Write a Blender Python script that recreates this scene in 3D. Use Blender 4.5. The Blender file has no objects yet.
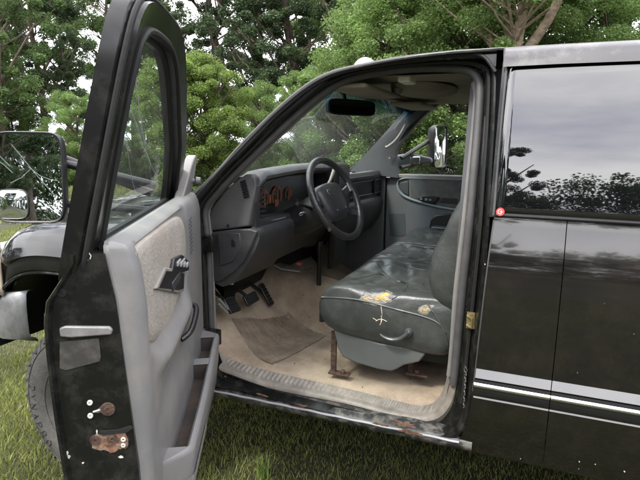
import bpy, math, random
import numpy as np
from mathutils import Vector, Matrix
R = math.radians
scene = bpy.context.scene
COL = scene.collection

# ------------------------------------------------------------------ camera
CAMP = np.array([.167, -1.6, 1.53]); YAW, PIT, ROL, FPX = R(21.988), R(10.581), R(.651), 534.676
_f = np.array([-math.sin(YAW)*math.cos(PIT), math.cos(YAW)*math.cos(PIT), -math.sin(PIT)])
_r = np.array([math.cos(YAW), math.sin(YAW), 0.]); _u = np.cross(_r, _f)
_r2 = _r*math.cos(ROL)+_u*math.sin(ROL); _u2 = -_r*math.sin(ROL)+_u*math.cos(ROL)
cd = bpy.data.cameras.new('camera'); cam = bpy.data.objects.new('camera', cd); COL.objects.link(cam)
m = Matrix.Identity(4)
for i in range(3):
    m[i][0] = _r2[i]; m[i][1] = _u2[i]; m[i][2] = -_f[i]; m[i][3] = CAMP[i]
cam.matrix_world = m
cd.sensor_fit = 'HORIZONTAL'; cd.sensor_width = 36; cd.lens = 36*FPX/640; cd.clip_start = .02; cd.clip_end = 1500
scene.camera = cam

# ------------------------------------------------------------------ sky, sun, exposure
SUN_EL, SUN_AZ = R(52), R(205)     # azimuth measured from +Y clockwise (seen from above)
w = bpy.data.worlds.new('World'); scene.world = w; w.use_nodes = True
nt = w.node_tree; nt.nodes.clear()
out = nt.nodes.new('ShaderNodeOutputWorld'); bg = nt.nodes.new('ShaderNodeBackground'); bg.inputs[1].default_value = .12
sky = nt.nodes.new('ShaderNodeTexSky'); sky.sky_type = 'NISHITA'; sky.sun_disc = False
sky.sun_elevation = SUN_EL; sky.sun_rotation = SUN_AZ; sky.dust_density = 2
tc = nt.nodes.new('ShaderNodeTexCoord'); mp = nt.nodes.new('ShaderNodeMapping'); mp.inputs['Scale'].default_value = (1.2, 1.2, 3.2)
n1 = nt.nodes.new('ShaderNodeTexNoise'); n1.inputs['Scale'].default_value = 1.6; n1.inputs['Detail'].default_value = 7; n1.inputs['Roughness'].default_value = .52
cr = nt.nodes.new('ShaderNodeValToRGB')
cr.color_ramp.elements[0].position = .34; cr.color_ramp.elements[0].color = (13, 13.4, 15.8, 1)
cr.color_ramp.elements[1].position = .62; cr.color_ramp.elements[1].color = (25, 24.6, 24.8, 1)
mx = nt.nodes.new('ShaderNodeMix'); mx.data_type = 'RGBA'; mx.inputs[0].default_value = .93
L = nt.links.new
L(tc.outputs['Generated'], mp.inputs[0]); L(mp.outputs[0], n1.inputs['Vector']); L(n1.outputs['Fac'], cr.inputs[0])
L(sky.outputs[0], mx.inputs[6]); L(cr.outputs[0], mx.inputs[7]); L(mx.outputs[2], bg.inputs[0]); L(bg.outputs[0], out.inputs[0])
sd = bpy.data.lights.new('sun', 'SUN'); sd.energy = 2.1; sd.angle = R(9); sd.color = (1, .96, .88)
so = bpy.data.objects.new('sun', sd); COL.objects.link(so)
sv = Vector((math.sin(SUN_AZ)*math.cos(SUN_EL), math.cos(SUN_AZ)*math.cos(SUN_EL), math.sin(SUN_EL)))
so.rotation_euler = sv.to_track_quat('Z', 'Y').to_euler()
scene.view_settings.view_transform = 'Standard'; scene.view_settings.look = 'None'
scene.view_settings.exposure = 1.0; scene.view_settings.gamma = 1; scene.view_settings.use_curve_mapping = False
scene.render.engine = 'CYCLES'
scene.cycles.max_bounces = 10; scene.cycles.transparent_max_bounces = 16; scene.cycles.diffuse_bounces = 5

# ------------------------------------------------------------------ helpers
def at(a, b, n, d):
    """point where the sight line of a measured spot meets the plane n.p = d (n a vector or 'x','y','z')"""
    n = {'x': (1, 0, 0), 'y': (0, 1, 0), 'z': (0, 0, 1)}.get(n, n) if isinstance(n, str) else n
    n = np.array(n, float); wv = _f*FPX+_r2*(a-320)-_u2*(b-240)
    return CAMP+wv*((d-n@CAMP)/(n@wv))

class MB:
    def __init__(s): s.v = []; s.f = []
    def add(s, vs, fs):
        o = len(s.v); s.v += [tuple(float(c) for c in v) for v in vs]; s.f += [tuple(i+o for i in f) for f in fs]; return s
    def box(s, x0, x1, y0, y1, z0, z1, T=None):
        vs = [(x, y, z) for z in (z0, z1) for y in (y0, y1) for x in (x0, x1)]
        if T: vs = [T(*v) for v in vs]
        return s.add(vs, [(0, 2, 3, 1), (4, 5, 7, 6), (0, 1, 5, 4), (2, 6, 7, 3), (0, 4, 6, 2), (1, 3, 7, 5)])
    def grid(s, fn, nu, nv, cu=False, cv=False):
        vs = [fn(i/(nu if cu else nu-1), j/(nv if cv else nv-1)) for i in range(nu) for j in range(nv)]
        fs = []
        for i in range(nu if cu else nu-1):
            for j in range(nv if cv else nv-1):
                a, b = i, (i+1) % nu; c, d = j, (j+1) % nv
                fs.append((a*nv+c, b*nv+c, b*nv+d, a*nv+d))
        return s.add(vs, fs)
    def loft(s, loops, closed=True, cap=False, ring=False):
        n = len(loops[0]); vs = [p for l in loops for p in l]; fs = []
        K = len(loops)
        for k in range(K if ring else K-1):
            for i in range(n if closed else n-1):
                j = (i+1) % n; k2 = (k+1) % K
                fs.append((k*n+i, k*n+j, k2*n+j, k2*n+i))
        if cap: fs.append(tuple(range(n))[::-1]); fs.append(tuple((K-1)*n+i for i in range(n)))
        return s.add(vs, fs)
    def tube(s, pts, r, n=8, cap=True, closed=False, flat=1.0):
        P = [np.array(p, float) for p in pts]; K = len(P); loops = []
        rs = r if hasattr(r, '__len__') else [r]*K
        up = None
        for k in range(K):
            t = (P[(k+1) % K]-P[k-1]) if closed else (P[min(k+1, K-1)]-P[max(k-1, 0)])
            t = t/(np.linalg.norm(t)+1e-12)
            if up is None:
                up = np.array([0, 0, 1.]) if abs(t[2]) < .9 else np.array([1., 0, 0])
            up = up-t*(up@t); up /= np.linalg.norm(up); sd_ = np.cross(t, up)
            loops.append([P[k]+rs[k]*(math.cos(2*math.pi*i/n)*sd_+flat*math.sin(2*math.pi*i/n)*up) for i in range(n)])
        return s.loft(loops, True, cap and not closed, closed)
    def lathe(s, prof, c, ax, n=32, full=None):
        """prof: list (radius, along axis); ax: axis vector"""
        ax = np.array(ax, float); ax /= np.linalg.norm(ax); c = np.array(c, float)
        e = np.array([0, 0, 1.]) if abs(ax[2]) < .9 else np.array([1., 0, 0]); e = e-ax*(e@ax); e /= np.linalg.norm(e); g = np.cross(ax, e)
        loops = [[c+ax*h+r_*(math.cos(2*math.pi*i/n)*e+math.sin(2*math.pi*i/n)*g) for i in range(n)] for r_, h in prof]
        return s.loft(loops, True, False)
    def prism(s, poly, to3, t0, t1):
        """poly list (a,b); to3(a,b,t)"""
        return s.loft([[to3(a, b, t0) for a, b in poly], [to3(a, b, t1) for a, b in poly]], True, True)
    def build(s, name, mat, parent=None, smooth=40, bevel=0, seg=2, sub=0, solid=0, fix=True, recalc=True):
        me = bpy.data.meshes.new(name); me.from_pydata(s.v, [], s.f); me.update()
        if recalc:
            import bmesh
            bm = bmesh.new(); bm.from_mesh(me); bmesh.ops.remove_doubles(bm, verts=bm.verts, dist=1e-6)
            bmesh.ops.recalc_face_normals(bm, faces=bm.faces); bm.to_mesh(me); bm.free()
        o = bpy.data.objects.new(name, me); COL.objects.link(o); me.materials.append(mat)
        if smooth:
            me.shade_smooth(); me.set_sharp_from_angle(angle=R(smooth))
        if solid:
            md = o.modifiers.new('s', 'SOLIDIFY'); md.thickness = solid; md.offset = 0
        if bevel:
            md = o.modifiers.new('b', 'BEVEL'); md.width = bevel; md.segments = seg; md.limit_method = 'ANGLE'; md.angle_limit = R(35); md.harden_normals = False
        if sub:
            md = o.modifiers.new('u', 'SUBSURF'); md.levels = sub; md.render_levels = sub
        if parent is not None: attach(o, parent)
        return o

def attach(o, parent):
    o.parent = parent
    if parent.type == 'EMPTY': o.location = tuple(o.location[i]-parent.location[i] for i in range(3))
def tag(o, label=None, cat=None, group=None, kind=None):
    if label: o['label'] = label
    if cat: o['category'] = cat
    if group: o['group'] = group
    if kind: o['kind'] = kind
    return o
def empty(name, loc=(0, 0, 0), rz=0):
    o = bpy.data.objects.new(name, None); COL.objects.link(o); o.location = loc; o.rotation_euler = (0, 0, rz); o.empty_display_size = .2; return o

def mat(name, col, rough=.5, metal=0, var=0, vscale=8, bump=0, bscale=60, coat=0, coat_rough=.03, ior=1.5, dirt=None, dirt_amt=.5, dirt_scale=3, spec=None, bdetail=6, rvar=0, dist=.01):
    M = bpy.data.materials.new(name); M.use_nodes = True; t = M.node_tree; p = t.nodes['Principled BSDF']
    p.inputs['Roughness'].default_value = rough; p.inputs['Metallic'].default_value = metal; p.inputs['IOR'].default_value = ior
    if coat: p.inputs['Coat Weight'].default_value = coat; p.inputs['Coat Roughness'].default_value = coat_rough
    if spec is not None: p.inputs['Specular IOR Level'].default_value = spec
    c4 = (*col, 1); p.inputs['Base Color'].default_value = c4
    g = t.nodes.new('ShaderNodeTexCoord'); last = None
    if var:
        n = t.nodes.new('ShaderNodeTexNoise'); n.inputs['Scale'].default_value = vscale; n.inputs['Detail'].default_value = 6; n.inputs['Roughness'].default_value = .6
        t.links.new(g.outputs['Object'], n.inputs['Vector'])
        r_ = t.nodes.new('ShaderNodeValToRGB')
        r_.color_ramp.elements[0].position = .3; r_.color_ramp.elements[1].position = .7
        r_.color_ramp.elements[0].color = (*[c*(1-var) for c in col], 1); r_.color_ramp.elements[1].color = (*[min(1, c*(1+var)) for c in col], 1)
        t.links.new(n.outputs['Fac'], r_.inputs[0]); last = r_.outputs[0]
    if dirt:
        n = t.nodes.new('ShaderNodeTexNoise'); n.inputs['Scale'].default_value = dirt_scale; n.inputs['Detail'].default_value = 8; n.inputs['Roughness'].default_value = .68
        t.links.new(g.outputs['Object'], n.inputs['Vector'])
        r_ = t.nodes.new('ShaderNodeValToRGB'); r_.color_ramp.elements[0].position = .46; r_.color_ramp.elements[1].position = .68
        r_.color_ramp.elements[0].color = (0, 0, 0, 1); r_.color_ramp.elements[1].color = (dirt_amt,)*3+(1,)
        t.links.new(n.outputs['Fac'], r_.inputs[0])
        x = t.nodes.new('ShaderNodeMix'); x.data_type = 'RGBA'; t.links.new(r_.outputs[0], x.inputs[0])
        if last: t.links.new(last, x.inputs[6])
        else: x.inputs[6].default_value = c4
        x.inputs[7].default_value = (*dirt, 1); last = x.outputs[2]
        if rvar:
            mr = t.nodes.new('ShaderNodeMapRange'); mr.inputs[3].default_value = rough; mr.inputs[4].default_value = min(1, rough+rvar)
            t.links.new(r_.outputs[0], mr.inputs[0]); t.links.new(mr.outputs[0], p.inputs['Roughness'])
    if last: t.links.new(last, p.inputs['Base Color'])
    if bump:
        n = t.nodes.new('ShaderNodeTexNoise'); n.inputs['Scale'].default_value = bscale; n.inputs['Detail'].default_value = bdetail
        t.links.new(g.outputs['Object'], n.inputs['Vector'])
        b = t.nodes.new('ShaderNodeBump'); b.inputs['Strength'].default_value = bump; b.inputs['Distance'].default_value = dist
        t.links.new(n.outputs['Fac'], b.inputs['Height']); t.links.new(b.outputs[0], p.inputs['Normal'])
    return M

def glass(name, tint=(.9, .95, .93), refl_ior=1.5, band=None, dirt=0, veil=False):
    M = bpy.data.materials.new(name); M.use_nodes = True; t = M.node_tree; t.nodes.clear()
    o = t.nodes.new('ShaderNodeOutputMaterial'); tr = t.nodes.new('ShaderNodeBsdfTransparent'); gl = t.nodes.new('ShaderNodeBsdfGlossy')
    gl.inputs['Roughness'].default_value = .01; lw = t.nodes.new('ShaderNodeLayerWeight'); lw.inputs[0].default_value = .5
    pw_ = t.nodes.new('ShaderNodeMath'); pw_.operation = 'POWER'; pw_.inputs[1].default_value = 5; t.links.new(lw.outputs['Facing'], pw_.inputs[0])
    f0 = 2*((refl_ior-1)/(refl_ior+1))**2
    fr = t.nodes.new('ShaderNodeMath'); fr.operation = 'MULTIPLY_ADD'; fr.inputs[1].default_value = 1-f0; fr.inputs[2].default_value = f0; t.links.new(pw_.outputs[0], fr.inputs[0])
    mxs = t.nodes.new('ShaderNodeMixShader'); tr.inputs[0].default_value = (*tint, 1)
    t.links.new(fr.outputs[0], mxs.inputs[0]); t.links.new(tr.outputs[0], mxs.inputs[1]); t.links.new(gl.outputs[0], mxs.inputs[2])
    last = mxs
    g = t.nodes.new('ShaderNodeTexCoord')
    if band:
        sp = t.nodes.new('ShaderNodeSeparateXYZ'); t.links.new(g.outputs['Object'], sp.inputs[0])
        mr = t.nodes.new('ShaderNodeMapRange'); mr.inputs[1].default_value = band[0]; mr.inputs[2].default_value = band[1]
        t.links.new(sp.outputs[2], mr.inputs[0])
        x = t.nodes.new('ShaderNodeMix'); x.data_type = 'RGBA'; x.inputs[6].default_value = (*tint, 1); x.inputs[7].default_value = (*band[2], 1)
        t.links.new(mr.outputs[0], x.inputs[0]); t.links.new(x.outputs[2], tr.inputs[0])
    if dirt:
        n = t.nodes.new('ShaderNodeTexNoise'); n.inputs['Scale'].default_value = 7; n.inputs['Detail'].default_value = 9; n.inputs['Roughness'].default_value = .7
        t.links.new(g.outputs['Object'], n.inputs['Vector'])
        mr = t.nodes.new('ShaderNodeMapRange'); mr.inputs[1].default_value = .35; mr.inputs[2].default_value = .85; mr.inputs[3].default_value = dirt*.35; mr.inputs[4].default_value = dirt
        t.links.new(n.outputs['Fac'], mr.inputs[0])
        df = t.nodes.new('ShaderNodeBsdfTranslucent' if veil else 'ShaderNodeBsdfDiffuse'); df.inputs[0].default_value = (.7, .7, .66, 1)
        m2 = t.nodes.new('ShaderNodeMixShader'); t.links.new(mr.outputs[0], m2.inputs[0]); t.links.new(mxs.outputs[0], m2.inputs[1]); t.links.new(df.outputs[0], m2.inputs[2]); last = m2
    t.links.new(last.outputs[0], o.inputs[0])
    return M

def leafmat(name, c1, c2, trans=.35):
    M = bpy.data.materials.new(name); M.use_nodes = True; t = M.node_tree; t.nodes.clear()
    o = t.nodes.new('ShaderNodeOutputMaterial'); g = t.nodes.new('ShaderNodeNewGeometry'); r_ = t.nodes.new('ShaderNodeValToRGB')
    r_.color_ramp.elements[0].color = (*c1, 1); r_.color_ramp.elements[1].color = (*c2, 1)
    t.links.new(g.outputs['Random Per Island'], r_.inputs[0])
    d = t.nodes.new('ShaderNodeBsdfPrincipled'); d.inputs['Roughness'].default_value = .55; tl = t.nodes.new('ShaderNodeBsdfTranslucent')
    x = t.nodes.new('ShaderNodeMixShader'); x.inputs[0].default_value = trans
    tcn = t.nodes.new('ShaderNodeTexCoord'); n = t.nodes.new('ShaderNodeTexNoise'); n.inputs['Scale'].default_value = .9; n.inputs['Detail'].default_value = 4
    t.links.new(tcn.outputs['Object'], n.inputs['Vector'])
    hs = t.nodes.new('ShaderNodeHueSaturation'); mr = t.nodes.new('ShaderNodeMapRange'); mr.inputs[1].default_value = .3; mr.inputs[2].default_value = .7; mr.inputs[3].default_value = .65; mr.inputs[4].default_value = 1.4
    t.links.new(n.outputs['Fac'], mr.inputs[0]); t.links.new(mr.outputs[0], hs.inputs['Value']); t.links.new(r_.outputs[0], hs.inputs['Color'])
    t.links.new(hs.outputs[0], d.inputs['Base Color']); t.links.new(hs.outputs[0], tl.inputs[0])
    t.links.new(d.outputs[0], x.inputs[1]); t.links.new(tl.outputs[0], x.inputs[2]); t.links.new(x.outputs[0], o.inputs[0])
    return M

def interp(xs, ys, x): return float(np.interp(x, xs, ys))
def sm(a, b, x):
    t = min(1, max(0, (x-a)/(b-a))); return t*t*(3-2*t)
def spline(P, n, closed=False):
    """Catmull-Rom resample to n points equally spaced by arc length"""
    P = [np.array(p, float) for p in P]; K = len(P); out_ = []
    segs = K if closed else K-1
    for k in range(segs):
        p0 = P[(k-1) % K] if closed or k > 0 else P[0]; p1 = P[k]; p2 = P[(k+1) % K]; p3 = P[(k+2) % K] if closed or k+2 < K else P[-1]
        for i in range(12):
            t = i/12; out_.append(.5*((2*p1)+(-p0+p2)*t+(2*p0-5*p1+4*p2-p3)*t*t+(-p0+3*p1-3*p2+p3)*t**3))
    out_.append(P[0] if closed else P[-1])
    A = np.array(out_); d = np.r_[0, np.cumsum(np.linalg.norm(np.diff(A, axis=0), axis=1))]
    q = np.linspace(0, d[-1], n+1)[:-1] if closed else np.linspace(0, d[-1], n)
    return [np.array([np.interp(t, d, A[:, c]) for c in range(A.shape[1])]) for t in q]
def offset2(L, d):
    """offset closed 2D loop outward by d"""
    L = [np.array(p[:2]) for p in L]; n = len(L)
    area = sum(L[i][0]*L[(i+1) % n][1]-L[(i+1) % n][0]*L[i][1] for i in range(n)); sg = 1 if area > 0 else -1
    o = []
    for i in range(n):
        t = L[(i+1) % n]-L[i-1]; t /= np.linalg.norm(t)+1e-12
        o.append(L[i]+sg*d*np.array([t[1], -t[0]]))
    return o

# ------------------------------------------------------------------ materials
paint = mat('black_paint', (.008, .009, .009), rough=.08, coat=.35, coat_rough=.02, ior=1.5, dirt=(.035, .032, .03), dirt_amt=.35, dirt_scale=7, rvar=.25)
paint.node_tree.nodes['Principled BSDF'].inputs['Coat IOR'].default_value = 1.45; paint.node_tree.nodes['Principled BSDF'].inputs['Specular IOR Level'].default_value = .25
panelpaint = mat('panel_paint', (.006, .0052, .0052), rough=.10, spec=.4, coat=.9, coat_rough=.035, ior=1.5, dirt=(.035, .026, .02), dirt_amt=.22, dirt_scale=11, rvar=.1)
panelpaint.node_tree.nodes['Principled BSDF'].inputs['Coat IOR'].default_value = 1.52
jambpaint = mat('jamb_paint', (.006, .0065, .0062), rough=.2, spec=.3, coat=.12, coat_rough=.08, dirt=(.05, .047, .042), dirt_amt=.35, dirt_scale=22, rvar=.3, bump=.03, bscale=18)
scuffed = mat('scuffed_black', (.02, .02, .02), rough=.45, dirt=(.20, .185, .16), dirt_amt=.75, dirt_scale=26, rvar=.3, bump=.25, bscale=50)
roofpaint = mat('roof_paint', (.045, .043, .046), rough=.45, coat=.25, coat_rough=.2, var=.12, dirt=(.20, .185, .165), dirt_amt=.4, dirt_scale=14)
rubber = mat('rubber', (.014, .014, .014), rough=.6, spec=.3, bump=.1, bscale=70)
rubber_g = mat('grey_rubber', (.06, .058, .057), rough=.55, var=.2, vscale=30)
trimgrey = mat('trim_light', (.18, .175, .166), rough=.5, var=.12, vscale=20, dirt=(.22, .19, .15), dirt_amt=.5)
doorgrey = mat('door_trim', (.168, .165, .163), rough=.45, var=.08, vscale=9, bump=.04, bscale=300, dirt=(.24, .21, .17), dirt_amt=.45, dirt_scale=9)
doorfabric = mat('door_fabric', (.265, .243, .212), rough=.95, var=.14, vscale=10, bump=.35, bscale=120, dirt=(.20, .155, .115), dirt_amt=.5, dirt_scale=7)
doorcarpet = mat('door_carpet', (.25, .23, .21), rough=.95, var=.2, vscale=60, bump=1, bscale=300)
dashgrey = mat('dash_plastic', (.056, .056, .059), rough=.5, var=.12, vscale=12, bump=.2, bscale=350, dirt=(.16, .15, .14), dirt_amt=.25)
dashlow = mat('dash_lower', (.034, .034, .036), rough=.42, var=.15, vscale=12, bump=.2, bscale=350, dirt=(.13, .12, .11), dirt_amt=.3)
blackpl = mat('black_plastic', (.012, .012, .013), rough=.35, bump=.1, bscale=200)
darkpl = mat('dark_plastic', (.03, .03, .033), rough=.4)
passgrey = mat('passenger_trim', (.105, .110, .115), rough=.5, var=.1, vscale=9)
passfab = mat('passenger_fabric', (.085, .082, .078), rough=.9, var=.25, vscale=30, bump=.4, bscale=200)
pillartrim = mat('pillar_trim', (.062, .064, .068), rough=.55, var=.1)
liner = mat('headliner', (.31, .27, .20), rough=.95, var=.18, vscale=6, bump=.15, bscale=300)
leather = mat('leather', (.041, .044, .041), rough=.36, var=.12, vscale=5, bump=.14, bscale=110, dirt=(.12, .122, .115), dirt_amt=.22, dirt_scale=26, bdetail=9, dist=.006)
skirtm = mat('seat_plastic', (.092, .097, .093), rough=.42, var=.1, vscale=10, bump=.06, bscale=20)
foam = mat('foam', (.42, .28, .085), rough=.95, var=.4, vscale=40, bump=.25, bscale=90)
thread = mat('torn_thread', (.62, .55, .42), rough=.9)
carpet = mat('carpet', (.43, .345, .25), rough=.95, var=.25, vscale=5, bump=.8, bscale=240, dirt=(.20, .14, .09), dirt_amt=.7, dirt_scale=4)
pad = mat('heel_pad', (.21, .165, .118), rough=.8, var=.3, vscale=20, bump=.4, bscale=90)
rust = mat('rust', (.125, .062, .036), rough=.9, var=.5, vscale=60, bump=.5, bscale=90, dirt=(.30, .24, .18), dirt_amt=.6, dirt_scale=50)
rustdark = mat('rusty_bracket', (.06, .034, .022), rough=.85, var=.5, vscale=40, bump=.6, bscale=80)
sillm = mat('sill_plate', (.21, .19, .162), rough=.5, var=.25, vscale=25, dirt=(.12, .10, .08), dirt_amt=.7, dirt_scale=16)
chrome = mat('chrome', (.75, .75, .76), rough=.12, metal=1)
bright = mat('silver_stripe', (.31, .31, .335), rough=.35, dirt=(.4, .39, .38), dirt_amt=.3)
bumperm = mat('bumper', (.22, .225, .23), rough=.45, metal=.5, var=.2, dirt=(.08, .078, .07), dirt_amt=.7, dirt_scale=10)
tyrem = mat('tyre', (.055, .053, .05), rough=.8, var=.25, vscale=12, bump=.25, bscale=90, dirt=(.16, .15, .13), dirt_amt=.4)
tyretext = mat('tyre_lettering', (.036, .035, .033), rough=.9)
rimm = mat('rim', (.5, .5, .5), rough=.35, metal=.8)
white = mat('white_paint', (.50, .49, .45), rough=.5)
redm = mat('red_sticker', (.62, .04, .035), rough=.4)
orange = mat('gauge_orange', (.20, .075, .035), rough=.5, var=.2, vscale=40)
lens = mat('lens', (.33, .33, .32), rough=.15)
mirrorm = mat('mirror', (.72, .76, .76), rough=.015, metal=1)
scratch = mat('mirror_scratch', (.22, .24, .22), rough=.5)
winglass = glass('window_glass', (.95, .97, .95), 1.3, dirt=.02)
doorglass = glass('door_glass', (.84, .93, .89), 1.45, dirt=.07)
shield = glass('windshield_glass', (.92, .97, .94), 1.25, band=(1.64, 1.70, (.03, .22, .34)), dirt=.012, veil=True)
tinted = mat('tinted_glass', (.003, .003, .004), rough=.012, ior=1.98)
wiringred = mat('red_plastic', (.16, .01, .015), rough=.4)
gold = mat('brass_latch', (.40, .33, .17), rough=.35, metal=.8, var=.2)
cementgrey = mat('asphalt', (.16, .16, .17), rough=.9, var=.2, vscale=2, bump=.3)
bark = mat('bark', (.10, .078, .058), rough=.95, var=.35, vscale=6, bump=.9, bscale=14, dist=.04)
barklight = mat('bark_light', (.26, .20, .145), rough=.95, var=.35, vscale=6, bump=.9, bscale=14, dist=.04)

# ------------------------------------------------------------------ truck body geometry
TR = empty('pickup_truck', (-.4, .93, 0))
tag(TR, 'black extended cab pickup truck with its driver door wide open and torn grey bench seat', 'pickup truck')
def ysd(z):   # driver side profile
    return interp([.54, .60, .68, .80, 1.0, 1.12, 1.2, 1.31, 1.35, 1.75, 1.785, 1.81, 1.832, 1.85, 1.855],
                  [.05, .028, .008, -.008, -.03, -.036, -.030, .0, .008, .104, .13, .18, .30, .6, .93], z)
W2 = .93
# inner opening loop (x,z), measured on the plane 0.11 m inside the side
inpx = [(210, 209), (222, 193), (236, 179), (264, 152), (292, 126), (312, 108), (330, 94), (345, 84.5), (360, 79), (390, 73.5), (420, 71.5), (448, 72.5), (464, 75.5), (472, 83), (474.5, 96), (472, 130), (468, 172), (462, 230), (455, 290), (451, 345), (447, 380), (440, 399), (428, 408), (412, 408.5), (394, 401), (347, 388), (284, 375), (235, 364), (222, 355), (216, 335), (214, 300), (213, 260), (211, 228)]
def inner_pt(u, v):
    z = 1.3
    for _ in range(6):
        p = at(u, v, 'y', ysd(z)*(1 if z > 1.31 else 0)+.11 if z > .9 else .12); z = p[2]
    return p
outpx = [(193, 208), (207, 188), (222, 170), (247, 145), (272, 119), (291, 102), (309, 88), (328, 77), (350, 70), (385, 64), (418, 60), (450, 57), (474, 56), (489, 57.5), (495, 68), (494, 120), (491, 172), (488, 232), (482, 300), (475, 352), (471, 396), (466, 425), (452, 437), (425, 434), (400, 429), (347, 418), (284, 402), (235, 389), (214, 384), (203, 350), (200, 300), (198, 262), (194, 232)]
def outer_pt(u, v):
    z = 1.3
    for _ in range(6):
        p = at(u, v, 'y', ysd(z) if z > 1.31 else interp([.55, .62, .75, 1.31], [.034, .026, .012, .002], z)); z = p[2]
    return p
def bispline(A, B, n):
    """resample two matched closed loops with one shared parameter"""
    C6 = [np.concatenate([inner_pt(*a), outer_pt(*b)]) for a, b in zip(A, B)]
    Q = spline(C6, n, True); return [q[:3] for q in Q], [q[3:] for q in Q]
def prof_y(z): return max(0, ysd(z)) if z > 1.2 else max(-.0, ysd(z)) if z < .7 else 0.0
IN3, OUT3 = bispline(inpx, outpx, 170)
def ring(d, dy):
    k = d/.08; g = (.115-dy)/.111
    return [np.array([a[0]*(1-k)+b[0]*k, a[1]*(1-g)+b[1]*g, a[2]*(1-k)+b[2]*k]) for a, b in zip(IN3, OUT3)]
def low(L_, dz):
    return [p-np.array([0, 0, dz*(1-sm(.64, .72, a[2]))]) for p, a in zip(L_, IN3)]
def upper(L_, zc=.75):
    idx = [i for i, a in enumerate(IN3) if a[2] > zc]; n = len(IN3)
    st_i = next(i for i in idx if (i-1) % n not in idx); o_ = []; i = st_i
    while i in idx: o_.append(L_[i]); i = (i+1) % n
    return o_
mb = MB(); mb.loft([low(ring(.008, .11), .04), low(ring(.022, .088), .04), low(ring(.040, .080), .035), low(ring(.044, .060), .02), ring(.062, .052), ring(.068, .030), ring(.076, .004), ring(.082, .004)], True)
frame = mb.build('door_frame', jambpaint, TR, smooth=50)
# weatherstrip: soft bulb round the opening
mb = MB(); c1 = upper(ring(.022, .084), .74); mb.tube(c1, .0135, 10)
mb.build('weatherstrip', rubber_g, frame)
mb = MB(); c2 = upper(ring(.056, .046), .70); mb.tube(c2, .006, 6); mb.build('outer_seal', rubber, frame)
def segm(L_, cond):
    idx = [i for i, a in enumerate(IN3) if cond(a)]; n = len(IN3); st_i = next(i for i in idx if (i-1) % n not in idx); o_ = []; i = st_i
    while i in idx: o_.append(L_[i]); i = (i+1) % n
    return o_
for cnd in (lambda a: a[2] > .75 and a[2] < 1.69 and a[0] < -.3, lambda a: a[2] > .75 and a[2] < 1.72 and a[0] > -.3):
    mb = MB(); mb.loft([segm(q, cnd) for q in (ring(-.002, .125), ring(-.004, .11), ring(.004, .100), ring(.010, .102), ring(.010, .12))], False)
    mb.build('pinch_trim', trimgrey, frame)
# sill plate (ridged) along the bottom of the opening
SI = [(214, 330), (214.5, 340), (216.5, 349), (223, 355), (235, 361), (260, 368.5), (284, 374.5), (347, 388.5), (394, 400), (416, 405), (430, 404), (439, 397), (445, 384), (448, 370)]
SM = [(210.5, 332), (211, 343), (213.5, 353.5), (221, 361.5), (235, 368), (260, 377), (284, 383), (347, 396.5), (394, 409), (418, 413), (434, 410.5), (443.5, 401), (449, 386), (451, 371)]
SO = [(204, 334), (205, 346), (209, 358), (218, 369), (235, 376), (260, 385), (284, 391.5), (347, 404), (394, 416), (421, 421.5), (439, 417.5), (450, 405), (455, 388), (457, 372)]
SP6 = spline([np.concatenate([at(*a, 'y', .150), at(*b, 'y', .116), at(*c, 'y', .088)]) for a, b, c in zip(SI, SM, SO)], 460)
def sillf(a, b):
    q = SP6[int(round(a*459))]; P0, P1, P2 = q[:3], q[3:6], q[6:9]
    cen = np.array([-.5, .09, .95]); dr = P2-cen; dr[1] = 0; dr /= np.linalg.norm(dr)
    P3 = P2+np.array([0, .015, 0])+dr*.02
    T_ = b*6
    if T_ <= 3: p = P0+(P1-P0)*T_/3
    elif T_ <= 5: p = P1+(P2-P1)*(T_-3)/2; p = p+np.array([0, -.006, .0])*math.sin(math.pi*(T_-3)/2)-dr*.004*math.sin(math.pi*(T_-3)/2)
    else: p = P2+(P3-P2)*(T_-5)
    if .12 < T_/3 < .97 and .14 < a < .86: p = p+np.array([0, 0, .0035*(math.sin(p[0]*2*math.pi/.019+2.2*T_/3) > .1)])
    return p
mb = MB(); mb.grid(sillf, 460, 31); mb.build('sill_plate', sillm, frame, smooth=30)
# striker latch, bolts, hinges, handwriting-like scratches on the jamb
S = at(471, 322, 'y', .035)
mb = MB(); mb.tube([S+np.array(q) for q in [(-.012, 0, .018), (.006, -.022, .018), (.006, -.022, -.012), (-.012, 0, -.012)]], .0035, 8)
mb.box(S[0]-.014, S[0]+.010, S[1]+.002, S[1]+.006, S[2]-.022, S[2]+.03)
mb.build('door_striker', gold, frame)
for (u, v) in [(207, 243), (211, 337)]:
    p = at(u, v, 'y', .05)
    mb = MB(); mb.box(p[0]-.03, p[0]+.035, p[1]-.02, p[1]+.02, p[2]-.03, p[2]+.03); mb.tube([p+np.array([-.01, -.03, -.045]), p+np.array([-.01, -.03, .045])], .011, 10)
    mb.build('hinge', jambpaint, frame, bevel=.004)
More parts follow.
